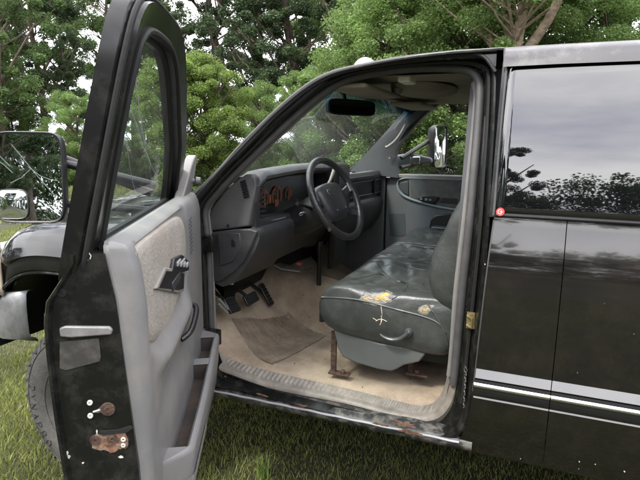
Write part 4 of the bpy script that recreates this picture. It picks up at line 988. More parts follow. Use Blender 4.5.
# passenger A pillar inner cover with grab handle
pa = [at(*q, 'y', 1.70) for q in [(350, 171), (360, 160), (374, 145), (390, 127), (408, 107), (415, 99)]]
pb = [at(*q, 'y', 1.72) for q in [(398, 178), (395, 153), (408, 134), (422, 118), (438, 105), (453, 98)]]
mb = MB(); loops = []
for p, q in zip(spline(pa, 16), spline(pb, 16)):
    loops.append([p, p*.5+q*.5+np.array([.0, -.012, 0]), q, q+np.array([0, .07, 0]), p+np.array([-.01, .09, 0])])
mb.loft(loops, True, True); pap = mb.build('pillar_cover', pillartrim, TR, smooth=50)
gh = [at(u, v, 'y', 1.655) for u, v in [(385.5, 147), (388, 146.5), (395, 141), (401, 133), (405, 125.5), (404.5, 124)]]
mb = MB(); mb.tube(spline(gh, 24), .0085, 8); mb.build('grab_handle', trimgrey, pap)
mb = MB(); mb.lathe([(.001, -.004), (.006, -.004), (.006, .002)], at(389.5, 158, 'y', 1.69), (0, 1, 0), 10); mb.build('trim_screw', chrome, pap)
# side kick panel between dash and door
mb = MB(); mb.box(-1.25, -.735, PY-.015, PY+.02, .62, 1.325); mb.build('kick_panel', passgrey, TR, bevel=.006)
# header trim over windshield (inside)
mb = MB(); mb.tube([np.array(wsf(a, .985))+np.array([.015, 0, -.004]) for a in np.linspace(.03, .97, 30)], .014, 8); mb.build('header_trim', liner, TR)
# driver inner pillar cover (light edge strip seen inside)
mb = MB(); rin = sorted([p for p in ring(.006, .13) if p[2] > 1.30 and p[0] < -.42], key=lambda p: p[0]); rin = spline(rin, 30)
mb.loft([[p, p+np.array([-.03, .01, .03]), p+np.array([-.035, -.04, .035]), p+np.array([-.01, -.03, .01])] for p in rin], True, True); mb.build('pillar_cover', trimgrey, TR, smooth=50)

def mirror_unit(P0, nrm, up, wd, ht, arm_to, root, name, spot=True, crackpts=None):
    """towing mirror; P0 centre of face"""
    nrm = np.array(nrm, float); nrm /= np.linalg.norm(nrm); up = np.array(up, float); up -= nrm*(up@nrm); up /= np.linalg.norm(up); rt = np.cross(up, nrm)
    T = lambda a, b, t: np.array(P0)+rt*a+up*b+nrm*t
    def rr(sx, sy, p=.32, n=56):
        return [(sx/2*math.copysign(abs(math.cos(a))**p, math.cos(a)), sy/2*math.copysign(abs(math.sin(a))**p, math.sin(a))) for a in np.linspace(0, 2*math.pi, n, endpoint=False)]
    mb = MB(); A = rr(wd, ht)
    mb.loft([[T(a*.55, b*.6, -.075) for a, b in A], [T(a*.85, b*.88, -.06) for a, b in A], [T(a*.98, b*.985, -.03) for a, b in A], [T(a, b, 0) for a, b in A], [T(a*.975, b*.98, .005) for a, b in A], [T(a*.93, b*.95, .003) for a, b in A], [T(a*.925, b*.945, -.006) for a, b in A]], True, True)
    mo = mb.build(name, blackpl, root, smooth=50)
    mb = MB(); G = rr(wd*.93, ht*.95)
    nl = 8
    mb.loft([[T(a*(1-k/nl), b*(1-k/nl), -.003+.0015*(1-(1-k/nl)**2)) for a, b in G] for k in range(nl)], True, True); mb.build('mirror_glass', mirrorm, mo, smooth=80)
    if spot:
        s_ = .40; cx_, cy_ = -wd*.5*.93+wd*s_*.5*.93+.0, -ht*.5*.95+ht*.17
        mb = MB(); G2 = rr(wd*s_*1.15, ht*.32, .5); nl = 9; e = -.004
        mb.loft([[T(cx_+a*(1-k/nl)+.006, cy_+b*(1-k/nl)+.004, .001+.011*(1-(1-k/nl)**2)) for a, b in G2] for k in range(nl)], True, True); mb.build('spot_mirror', mirrorm, mo, smooth=80)
        mb = MB(); mb.tube([T(cx_+a+.006, cy_+b+.004, .0015) for a, b in G2], .0018, 5, closed=True); mb.build('spot_rim', darkpl, mo)
    if crackpts:
        mb = MB()
        for l in crackpts: mb.tube([T(a*wd, b*ht, .0003) for a, b in l], .0005, 4)
        mb.build('mirror_crack', scratch, mo)
    mb = MB()
    for e in arm_to: mb.tube([T(*e[0]), np.array(e[1])], .014, 10)
    mb.build('mirror_arm', blackpl, mo)
    return mo
pm = at(440.5, 146.5, 'y', 2.08)
mirror_unit(pm, (.93, -.36, .02), (0, 0, 1), .165, .285, [((-.02, .06, -.04), (-.66, 1.84, 1.42)), ((-.02, -.08, -.04), (-.66, 1.84, 1.36))], TR, 'side_mirror', spot=True)
# black plastic bracket of that mirror seen through the glass
mb = MB(); bb = [at(*q, 'y', 1.93) for q in [(397, 155), (410, 153), (424, 156), (432, 158), (432, 163), (421, 164), (412, 168), (397, 168)]]
mb.prism([(p[0], p[2]) for p in bb], lambda a, b, t: (a, 1.93+t, b), -.02, .03); mbk = mb.build('mirror_bracket', mat('bracket_grey', (.09, .10, .11), rough=.4), TR, bevel=.01)
p = at(415.5, 160.5, 'y', 1.90); mb = MB(); mb.box(p[0]-.035, p[0]+.03, 1.895, 1.905, p[2]-.022, p[2]+.025); mb.build('bracket_lens', mirrorm, mbk, bevel=.006)

# ------------------------------------------------------------------ driver door (open)
TH = R(62.5); HG = np.array([-1.08, .02, 0]); dd = np.array([math.cos(TH), -math.sin(TH), 0]); dn = np.array([math.sin(TH), math.cos(TH), 0])
D = lambda s_, w_, z: HG+dd*s_+dn*w_+np.array([0, 0, z])
def lean(z): return .24*(z-1.31) if z > 1.31 else .3*(z-1.31)
def skinw(z): return interp([.585, .66, .8, 1.0, 1.12, 1.2, 1.245, 1.275, 1.31, 1.33], [.0, -.015, -.030, -.044, -.05, -.048, -.040, -.016, .004, .006], z)
def bd(u, v, s_): p = at(u, v, dd, HG@dd+s_); return (p-HG)@dn, p[2]      # on plane s = const
def bw(u, v, w_): p = at(u, v, dn, HG@dn+w_); return (p-HG)@dd, p[2]      # on plane w = const
S0, S1 = .0, 1.055
zd = [.585, .595, .62, .66, .72, .8, .9, 1.0, 1.08, 1.15, 1.2, 1.24, 1.28, 1.31, 1.325]
def innw(z): return interp([.585, .7, .85, 1.08, 1.23, 1.325], [.085, .102, .104, .088, .078, .062], z)
mb = MB(); loops = []
for z in zd:
    r_ = .02*(1-sm(.585, .64, z)); o_ = skinw(z)
    loops.append([D(S0+r_, o_+.004, z), D(S0+.006+r_, o_, z)]+[D(S0+(S1-S0)*k/8, o_-.004*math.sin(math.pi*k/8), z) for k in range(1, 8)]+[D(S1-.006-r_, o_, z), D(S1-r_, o_+.003, z), D(S1-.001-r_, o_+.008, z), D(S1-.012-r_, o_+.012, z), D(S1-.012-r_, innw(z)-.012, z), D(S1-.016-r_, innw(z), z), D(S0+.03, innw(z), z), D(S0+.0+r_, .04, z)])
mb.loft(loops, True, True)
door = mb.build('driver_door', jambpaint, TR, smooth=30)
# stamped details on latch face (plane s = S1-.012)
SF = S1-.012
def LF(u, v, off=0):
    a_, z = bd(u, v, SF+off); return D(SF+off, a_, z)
def latchpoly(name, pts_, m_, t0=-.001, t1=.002, bev=0, par=None, sm_=30):
    P = [bd(u, v, SF) for u, v in pts_]; mb = MB()
    mb.prism(P, lambda a, b, t: D(SF+t, a, b), t0, t1); return mb.build(name, m_, par or door, bevel=bev, seg=3, smooth=sm_)
latchpoly('stamped_ledge', [(60, 327.5), (66, 325.5), (110, 326), (113, 329), (112, 334), (72, 337), (61, 336)], mat('ledge_sky_sheen', (.17, .165, .165), rough=.3, var=.3, vscale=30), -.004, .006, .003)  # bright grey colour stands in for sky reflecting off the stamping
latchpoly('smooth_label', [(60, 342), (99, 338), (101, 356), (100, 361), (66, 370), (60, 368)], mat('worn_label', (.04, .038, .036), rough=.25, dirt=(.12, .11, .10), dirt_amt=.5, dirt_scale=30), -.001, .0015)
mb = MB(); A = [bd(u, v, SF) for u, v in [(93, 438), (97, 434), (104, 433), (110, 434), (117, 431), (124, 432), (127, 437), (128, 443), (126, 448), (118, 449), (113, 453), (107, 450), (100, 450), (93, 448), (92, 443)]]
A = spline(A, 60, True); rnd = random.Random(3); A = [a*(1)+np.array([rnd.uniform(-.0012, .0012), rnd.uniform(-.0012, .0012)]) for a in A]
mb.prism(A, lambda a, b, t: D(SF+t, a, b), 0, .0015); mb.build('rust_patch', rust, door)
A = spline([bd(u, v, SF) for u, v in [(93, 411), (98, 409), (104, 404), (110, 405), (113, 410), (111, 415), (105, 415), (101, 412), (96, 413)]], 40, True)
mb = MB(); mb.prism(A, lambda a, b, t: D(SF+t, a, b), 0, .0012); mb.build('worn_metal', mat('bare_metal', (.16, .15, .13), rough=.5, metal=.3, var=.6, vscale=120, bump=1, bscale=120), door)
for (u, v, r_, m_) in [(90, 402.5, .0058, white), (90.5, 415.5, .0058, white), (65.5, 453, .0062, white), (123.5, 439, .0055, white), (123.5, 445, .005, white), (95.5, 440, .0072, rustdark), (112.5, 438.5, .0075, rustdark), (108, 409, .009, rustdark), (62, 293, .009, rubber)]:
    p = LF(u, v); mb = MB(); mb.lathe([(.0005, .0015), (r_*.35, .0015), (r_*.4, .0028), (r_*.85, .0026), (r_*.92, .001), (r_*.92, -.002)], p, dd, 16)
    if m_ is rustdark: mb.lathe([(r_*1.5, .0), (r_*1.45, .0022), (r_*.9, .0024)], p, dd, 16)
    mb.build('latch_screw' if m_ is not rubber else 'rubber_plug', m_, door)
latchpoly('latch_slot', [(98, 433), (100, 430.5), (118, 429.5), (131, 425), (133, 427.5), (127, 432), (115, 433), (104, 434.5)], rubber, 0, .003)
mb = MB()
for (u, v, a, b) in [(68, 457, .004, .003), (121, 457, .004, .0022), (83, 463, .002, .002), (97, 432, .0015, .004), (88, 260, .0006, .0005)]: blob(mb, LF(u, v, .001), dn, ez_, (a, b), 12, .0006, int(u), .4)
mb.tube([LF(88, 244, .001), LF(89, 249, .001), LF(88.5, 252, .001), LF(91, 256, .001), LF(90, 259, .001)], .0012, 4)
mb.tube([LF(72, 253, .001), LF(75.5, 257, .001)], .0012, 4); mb.tube([LF(100, 410, .002), LF(93, 412, .002)], .0014, 5)
mb.build('paint_chip', white, door)
# upper frame round the glass, leaning inwards
gl = [(.955, 1.275), (.965, 1.325), (.968, 1.50), (.955, 1.66), (.93, 1.712), (.87, 1.730), (.74, 1.730), (.66, 1.712), (.58, 1.665), (.46, 1.565), (.33, 1.455), (.22, 1.36), (.19, 1.325)]
ou = [(1.036, 1.275), (1.050, 1.325), (1.050, 1.50), (1.045, 1.68), (1.02, 1.760), (.94, 1.790), (.73, 1.792), (.62, 1.775), (.52, 1.715), (.40, 1.615), (.26, 1.495), (.12, 1.385), (.03, 1.325)]
glS = spline(gl, 70); ouS = spline(ou, 70)
mb = MB(); loops = []
for g_, o_ in zip(glS, ouS):
    tw = lambda q: lean(q[1])+.022*(1-sm(.15, .95, q[0]))*min(1, max(0, (q[1]-1.31)/.2)); lg, lo = tw(g_), tw(o_); mx_ = g_*.45+o_*.55
    loops.append([D(o_[0], lo-.012, o_[1]), D(mx_[0], tw(mx_)-.014, mx_[1]), D(g_[0], lg-.010, g_[1]), D(g_[0], lg+.030, g_[1]), D(g_[0]*.7+o_[0]*.3, lg+.036, g_[1]*.7+o_[1]*.3), D(o_[0]*.8+g_[0]*.2, lo+.036, o_[1]*.8+g_[1]*.2), D(o_[0]*.9+g_[0]*.1, lo+.024, o_[1]*.9+g_[1]*.1), D(o_[0], lo+.018, o_[1])])
mb.loft(loops, True, True); mb.build('window_frame', mat('frame_paint', (.006, .006, .006), rough=.22, spec=.3, coat=.12, coat_rough=.1, dirt=(.045, .042, .04), dirt_amt=.35, dirt_scale=16), door, smooth=35)
mb = MB(); mb.tube([D(g_[0]*.9+o_[0]*.1, tw(g_)+.032, g_[1]*.9+o_[1]*.1) for g_, o_ in zip(glS, ouS)], .008, 8)
mb.tube([D(g_[0], tw(g_)+.010, g_[1]) for g_ in glS], .008, 8)
mb.tube([D(o_[0]*.92+g_[0]*.08, tw(o_)+.028, o_[1]*.92+g_[1]*.08) for g_, o_ in zip(glS, ouS)], .006, 8)
mb.tube([D(s_, .018, 1.327) for s_ in np.linspace(.18, .98, 10)], .010, 8); mb.tube([D(s_, .05, 1.330) for s_ in np.linspace(.14, 1.0, 10)], .010, 8)
mb.build('window_seal', rubber, door)
mb = MB(); c_ = np.array([.6, 1.5])
mb.loft([[D(g_[0]+(.0), tw(g_)+.008, g_[1]) for g_ in glS], [D(c_[0], lean(c_[1])+.004, c_[1])]*0 or [D(c_[0]+.3*(g_[0]-c_[0]), lean(1.5+.3*(g_[1]-1.5))+.014, 1.5+.3*(g_[1]-1.5)) for g_ in glS]], True)
n_ = len(glS); mb.f.append(tuple(range(n_, 2*n_))); mb.build('window_glass', doorglass, door, smooth=80)
# arcs wiped in the dusty glass
mb = MB()
for k, (s0, z0, s1, z1, r_) in enumerate([(.93, 1.70, .34, 1.40, .0012), (.94, 1.62, .50, 1.34, .0005)]):
    pts_ = [(s0+(s1-s0)*t, z0+(z1-z0)*t-.05*math.sin(math.pi*t)) for t in np.linspace(0, 1, 16)]; mb.tube([D(a, lean(b)+.011, b) for a, b in pts_], r_, 4)
mb.build('glass_streak', bright, door)

# trim panel: height field over (s,z)
TW = .112
def trimw(s_, z):
    e = 1
    w_ = TW-.008*sm(1.28, 1.34, z)
    w_ += .010*math.exp(-((s_-.99)/.05)**2)*(1-sm(1.2, 1.33, z))       # rounded rear column
    # insert hollow
    ins = sm(.36, .42, s_)*(1-sm(.96, .99, s_))*sm(1.03+.10*(1-sm(.35, .6, s_))+.06*sm(.8, .98, s_), 1.07+.10*(1-sm(.35, .6, s_))+.06*sm(.8, .98, s_), z)*(1-sm(1.318, 1.332, z)); w_ -= .010*ins
    # shallow arm pull shape under the insert
    w_ += .022*math.exp(-((z-1.045)/.035)**2)*sm(.35, .5, s_)*(1-sm(.80, .95, s_))
    w_ -= .010*math.exp(-((z-.93)/.05)**2)*sm(.3, .45, s_)*(1-sm(.75, .92, s_))
    ed = min(s_-.055, 1.035-s_, z-.60, 1.345-z); 
    w_ -= .035*(1-math.sqrt(max(0, 1-(1-min(1, max(0, ed)/.03))**2)))
    return w_
mb = MB(); mb.grid(lambda a, b: D(.055+.98*a, trimw(.055+.98*a, .60+.745*b), .60+.745*b), 110, 100)
mb.grid(lambda a, b: (lambda s_, z: D(s_, trimw(s_, z)*(1-b)+.06*b, z))(*( (.055+.98*min(1, a*4), .60) if a < .25 else (1.035, .60+.745*(a-.25)*4) if a < .5 else (1.035-.98*(a-.5)*4, 1.345) if a < .75 else (.055, 1.345-.745*(a-.75)*4))), 200, 3)
tp = mb.build('trim_panel', doorgrey, door, smooth=60)
# fabric insert: slightly proud padded sheet
insp = [(.985, 1.322), (.78, 1.325), (.50, 1.316), (.41, 1.285), (.375, 1.225), (.40, 1.16), (.50, 1.105), (.625, 1.064), (.741, 1.060), (.85, 1.080), (.955, 1.126), (.982, 1.2), (.990, 1.282)]
inS = spline(insp, 90, True); ic = np.array([.70, 1.21])
mb = MB(); mb.loft([[D(*(lambda q: (q[0], TW-.014+h, q[1]))(ic+(p-ic)*k)) for p in inS] for k, h in ((1, -.004), (.985, .004), (.96, .008), (.8, .010), (.55, .011), (.3, .011), (.08, .011))], True, True)
mb.build('fabric_insert', doorfabric, door, smooth=70)
WI = TW-.003
def DW(u, v, w_=WI): s_, z = bw(u, v, w_); return s_, z
def facepoly(name, P, m_, t0, t1, bev=0):
    mb = MB(); mb.prism(P, lambda a, b, t: D(a, t, b), t0, t1); return mb.build(name, m_, door, bevel=bev, seg=3)
rim_ = facepoly('switch_panel', [(.694, 1.205), (.655, 1.229), (.53, 1.213), (.42, 1.170), (.425, 1.142), (.55, 1.165)], blackpl, WI-.012, WI+.010, .004)
mb = MB()
for k, s_ in enumerate((.47, .52, .57, .62)): z_ = 1.164+.26*(s_-.47); mb.box(s_-.015, s_+.015, WI+.008, WI+.014, z_, z_+.012, T=D)
for k, s_ in enumerate((.53, .60)): z_ = 1.192+.2*(s_-.53); mb.box(s_-.02, s_+.02, WI+.008, WI+.013, z_, z_+.008, T=D)
mb.build('window_switch', mat('switch_light', (.28, .28, .28), rough=.4), door, bevel=.002)
facepoly('handle_surround', [(.875, 1.212), (.76, 1.232), (.49, 1.158), (.515, 1.104), (.60, 1.122)], trimgrey, WI-.012, WI+.007, .004)
facepoly('handle_recess', [(.855, 1.208), (.76, 1.224), (.505, 1.153), (.525, 1.113), (.60, 1.130)], blackpl, WI-.012, WI+.0085, .002)
mb = MB(); mb.box(.58, .70, WI+.006, WI+.011, 1.155, 1.178, T=D); mb.build('inner_door_handle', darkpl, door, bevel=.003)
# pull handle (black strap)
ph = [(.38, WI+.0, 1.022), (.39, WI+.020, 1.018), (.44, WI+.026, 1.004), (.52, WI+.022, .985), (.55, WI+.0, .972)]
mb = MB(); mb.tube([D(*p) for p in spline(ph, 20)], .0085, 10); mb.build('pull_handle', blackpl, door)
# speaker slots at front upper corner
for k in range(9):
    z = 1.285-.013*k; mb = MB(); mb.tube([D(.30, TW+.0005, z), D(.35, TW+.0005, z-.004)], .0016, 4); mb.build('vent_slot', darkpl, door)
# map pocket bin
def bin_e(s_): return sm(.08, .14, s_)*(1-sm(.80, .90, s_))
PR = [(.0, .612), (.036, .62), (.056, .65), (.066, .72), (.071, .785), (.068, .797), (.058, .80), (.052, .794)]
def ztop(s_): return .0+.035*(1-sm(.12, .6, s_))
mb = MB(); ss = np.linspace(.09, .99, 90)
def binpt(s_, k):
    w_, z = PR[k]; return D(s_, TW-.012+(w_+.004)*bin_e(s_)+.0, z+ztop(s_)*sm(.64, .78, z))
mb.loft([[binpt(s_, k) for k in range(len(PR))] for s_ in ss], False)
bn = mb.build('map_pocket', doorgrey, door, smooth=60)
# lids round the openings + dark liners
def slot(s0, s1):
    mb = MB(); q = []
    n = 24
    for i in range(n+1): s_ = s0+(s1-s0)*i/n; q.append((s_, TW-.004, .797+ztop(s_)))
    for i in range(n, -1, -1): s_ = s0+(s1-s0)*i/n; q.append((s_, TW-.012+.056*bin_e(s_), .797+ztop(s_)))
    mb.loft([[D(a, b, c_-.001) for a, b, c_ in q], [D(a, b, c_-.05) for a, b, c_ in q]], True, False)
    mb.loft([[D(a, b, c_-.05) for a, b, c_ in q[:n+1]], [D(a, b, c_-.05) for a, b, c_ in q[n+1:][::-1]]], False)
    mb.build('pocket_liner', mat('liner_dark', (.03, .024, .02), rough=.8, dirt=(.10, .06, .04), dirt_amt=.6, dirt_scale=10), door, smooth=0, recalc=False)
slot(.17, .325); slot(.365, .81)
def lid(s0, s1):
    mb = MB(); mb.loft([[D(s_, TW-.014, .797+ztop(s_)), D(s_, TW-.012+.060*bin_e(s_), .799+ztop(s_))] for s_ in np.linspace(s0, s1, 12)], False); mb.build('pocket_divider', doorgrey, door)
lid(.325, .365); lid(.09, .17); lid(.81, .92)
mb = MB(); mb.loft([[D(s_, TW-.0075+(.002+PR[k][0])*bin_e(s_), z) for k, z in ((1, .633), (2, .66), (3, .70), (3, .725))] for s_ in np.linspace(.55, .93, 30)], False); mb.build('carpet_strip', doorcarpet, door)
# sail (mirror) trim with knob; lock pin
sl = [(.05, 1.325), (.055, 1.40), (.085, 1.455), (.13, 1.475), (.165, 1.455), (.20, 1.39), (.235, 1.325)]
mb = MB(); mb.prism([tuple(p) for p in spline(sl, 40)], lambda a, b, t: D(a, .05+t+lean(b), b), -.01, .022); mb.build('sail_panel', doorgrey, door, bevel=.008, seg=3)
kp = D(.10, .085, 1.385); mb = MB(); mb.lathe([(.001, .035), (.012, .034), (.014, .02), (.008, .015), (.010, 0), (.018, -.004)], kp, dn, 18); mb.build('mirror_knob', mat('knob_grey', (.12, .12, .13), rough=.3), door)
mb = MB(); mb.lathe([(.001, .02), (.007, .018), (.008, .004), (.012, 0)], D(1.0, .10, 1.300), (0, .5, 1), 14); mb.build('lock_pin', trimgrey, door)
# door check strap bracket at hinge side
mb = MB(); mb.box(-.03, .02, .02, .05, 1.12, 1.16, T=D); mb.box(-.03, .02, .02, .05, .78, .82, T=D); mb.build('hinge_arm', jambpaint, door, bevel=.004)
# exterior door handle (outer skin)
mb = MB(); mb.box(.86, .99, -.075, -.045, 1.16, 1.20, T=D); mb.build('outer_door_handle', blackpl, door, bevel=.008)
# towing mirror on this door
mc = D(.22, -.405, 1.402)
tl = R(4.5)
mn = dd*math.cos(tl)+np.array([0, 0, math.sin(tl)])-dn*.06
cr_ = [[(-.22, .36), (-.12, .26), (.02, .12), (.14, .0), (.34, -.18), (.40, -.22)], [(-.46, .20), (-.34, .14), (-.22, .05)], [(-.26, -.06), (-.10, -.0), (.04, .10)], [(.0, .12), (.16, .02), (.30, -.02), (.40, -.03)], [(-.40, .24), (-.25, .12)]]
mirror_unit(mc, mn, (0, 0, 1), .225, .292, [((.04, -.08, -.05), D(.10, -.05, 1.28)), ((.04, .06, -.05), D(.12, -.03, 1.37)), ((.0, .1, -.05), D(.10, -.05, 1.34))], door, 'towing_mirror', spot=True, crackpts=cr_)

# ------------------------------------------------------------------ cargo bed behind the cab
mb = MB()
mb.loft([[(x, smooth_side(z)+.005, z) for z in zs[3:-1]]+[(x, .09, 1.30), (x, .09, .72)] for x in (.93, 1.52)], True, True)
mb.loft([[(x, smooth_side(z)+.005, z) for z in zs[3:-1]]+[(x, .09, 1.30), (x, .09, .72)] for x in (2.46, 3.05)], True, True)
def bedsec(x):
    ar_ = .37+math.sqrt(max(0, .46**2-(x-2.0)**2)); z0 = max(.60, ar_)
    l = [(x, smooth_side(z0+(1.31-z0)*t)+.005, z0+(1.31-z0)*t) for t in np.linspace(0, 1, 12)]; return l+[(x, .09, 1.30), (x, .09, max(.72, z0))]
mb.loft([bedsec(x) for x in np.linspace(1.52, 2.46, 24)], True, True)
vs0, fs0 = list(mb.v), list(mb.f); mb.add([(x, 1.86-y, z) for x, y, z in vs0], fs0)
mb.box(.93, 3.02, .09, 1.77, .70, .74); mb.box(.93, .97, .09, 1.77, .74, 1.29); mb.box(3.0, 3.05, .09, 1.77, .70, 1.29)
mb.build('cargo_bed', panelpaint, TR, smooth=35)

# ------------------------------------------------------------------ ground
def groundmat():
    M = mat('lawn_soil', (.036, .038, .018), rough=.95, var=.45, vscale=3.0, bump=1, bscale=40, dist=.03, dirt=(.06, .05, .03), dirt_amt=.6, dirt_scale=1.7)
    return M
mb = MB(); mb.box(-250, 250, -250, 250, -.02, 0); tag(mb.build('lawn', groundmat(), smooth=0), kind='structure')
mb = MB(); mb.box(-60, 60, 13.2, 17.0, -.01, .006, T=lambda x, y, z: (x*math.cos(.08)-(y-15)*math.sin(.08)-0, 15.4+x*math.sin(.08)+(y-15)*math.cos(.08), z)); tag(mb.build('road', cementgrey, smooth=0), kind='structure')

def blades(name, boxes, seed, m_, label=None):
    rng = np.random.default_rng(seed); V = []; F = []; off = 0
    for (x0, x1, y0, y1, n, h0, h1, wd) in boxes:
        x = rng.uniform(x0, x1, n); y = rng.uniform(y0, y1, n); a = rng.uniform(0, 2*np.pi, n)
        cl_ = .55+.45*np.sin(x*5.1+2*np.sin(y*3.3))*np.sin(y*4.7+1.5*np.sin(x*2.9))
        h = rng.uniform(h0, h1, n)*(.6+.7*cl_)*(1+.8*(rng.random(n) > .97)); lx, ly = rng.normal(0, .45, n)*h, rng.normal(0, .45, n)*h
        dx, dy = np.cos(a)*wd, np.sin(a)*wd; z = np.zeros(n)
        v = np.stack([np.stack([x-dx, y-dy, z], 1), np.stack([x+dx, y+dy, z], 1), np.stack([x+dx*.7+lx*.4, y+dy*.7+ly*.4, h*.6], 1), np.stack([x-dx*.7+lx*.4, y-dy*.7+ly*.4, h*.6], 1), np.stack([x+lx, y+ly, h], 1)], 1)
        V.append(v.reshape(-1, 3)); i = np.arange(n)*5+off
        F.append((i, n)); off += n*5
    V = np.concatenate(V); me = bpy.data.meshes.new(name); N = sum(f[1] for f in F); idx = np.concatenate([f[0] for f in F])
    me.vertices.add(len(V)); me.vertices.foreach_set('co', V.ravel().astype(np.float32))
    lp = np.stack([idx, idx+1, idx+2, idx+3, idx+3, idx+2, idx+4], 1).ravel(); me.loops.add(len(lp)); me.loops.foreach_set('vertex_index', lp.astype(np.int32))
    st_ = np.stack([np.arange(N)*7, np.arange(N)*7+4], 1).ravel(); me.polygons.add(2*N); me.polygons.foreach_set('loop_start', st_.astype(np.int32)); 
    me.update(calc_edges=True); me.materials.append(m_); o = bpy.data.objects.new(name, me); COL.objects.link(o)
    return tag(o, 'rough lawn grass growing under and round the truck', 'grass', kind='stuff')
grassm = leafmat('grass_blade', (.095, .125, .03), (.30, .31, .10), .45)
blades('grass', [(-3.2, 1.2, -.9, 2.6, 120000, .015, .042, .0019), (-8, -1.7, -.3, 6, 110000, .02, .05, .0038), (-3, 4, 2.0, 8, 26000, .04, .08, .007), (-22, 6, 5, 16, 90000, .04, .09, .011), (-4, 5, -4, -1, 16000, .03, .07, .005)], 5, grassm)
# single tall tuft seen below the door
rng = np.random.default_rng(9); tb = MB(); tcx = at(262, 478, 'z', 0)
for k in range(26):
    a = rng.uniform(0, 6.28); h = rng.uniform(.06, .13); l = rng.uniform(.01, .05); p = np.array([tcx[0]+rng.normal(0, .012), tcx[1]+rng.normal(0, .012), 0]); dr = np.array([math.cos(a), math.sin(a), 0]); sd_ = np.array([-dr[1], dr[0], 0])*.003
    tb.add([p-sd_, p+sd_, p+dr*l*.4+sd_+np.array([0, 0, h*.6]), p+dr*l*.4-sd_+np.array([0, 0, h*.6]), p+dr*l+np.array([0, 0, h])], [(0, 1, 2, 3), (3, 2, 4)])
tag(tb.build('grass_tuft', leafmat('tuft', (.10, .16, .03), (.18, .26, .06), .4), None, smooth=0), 'tall tuft of long grass blades standing in front of the open door sill', 'grass tuft')

# ------------------------------------------------------------------ trees
LEAF = {'mid': leafmat('leaf_mid', (.062, .115, .034), (.15, .22, .07), .45), 'dark': leafmat('leaf_dark', (.032, .058, .024), (.08, .12, .045)), 'lime': leafmat('leaf_lime', (.11, .18, .035), (.23, .30, .075), .45), 'fresh': leafmat('leaf_fresh', (.10, .175, .042), (.22, .31, .10), .5)}
def leafcloud(name, C_, rad, n, size, rng, m_, flat=.75):
    """C_ clump centres Kx3"""
    K = len(C_); ci = rng.integers(0, K, n); r_ = rad[ci][:, None]
    d = rng.normal(0, 1, (n, 3)); d /= np.linalg.norm(d, axis=1)[:, None]; rr_ = rng.random(n)**.45
    P = C_[ci]+d*rr_[:, None]*r_*np.array([1, 1, flat])
    a = rng.normal(0, 1, (n, 3)); a[:, 2] *= .6; a /= np.linalg.norm(a, axis=1)[:, None]; b = np.cross(a, rng.normal(0, 1, (n, 3))); b /= np.linalg.norm(b, axis=1)[:, None]
    s_ = size*rng.uniform(.6, 1.3, n)[:, None]
    v = np.stack([P-a*s_*.5, P+b*s_*.28, P+a*s_*.5, P-b*s_*.28], 1).reshape(-1, 3)
    me = bpy.data.meshes.new(name); me.vertices.add(4*n); me.vertices.foreach_set('co', v.ravel().astype(np.float32)); me.loops.add(4*n); me.loops.foreach_set('vertex_index', np.arange(4*n, dtype=np.int32))
    me.polygons.add(n); me.polygons.foreach_set('loop_start', np.arange(0, 4*n, 4, dtype=np.int32)); me.update(calc_edges=True); me.materials.append(m_)
    return me
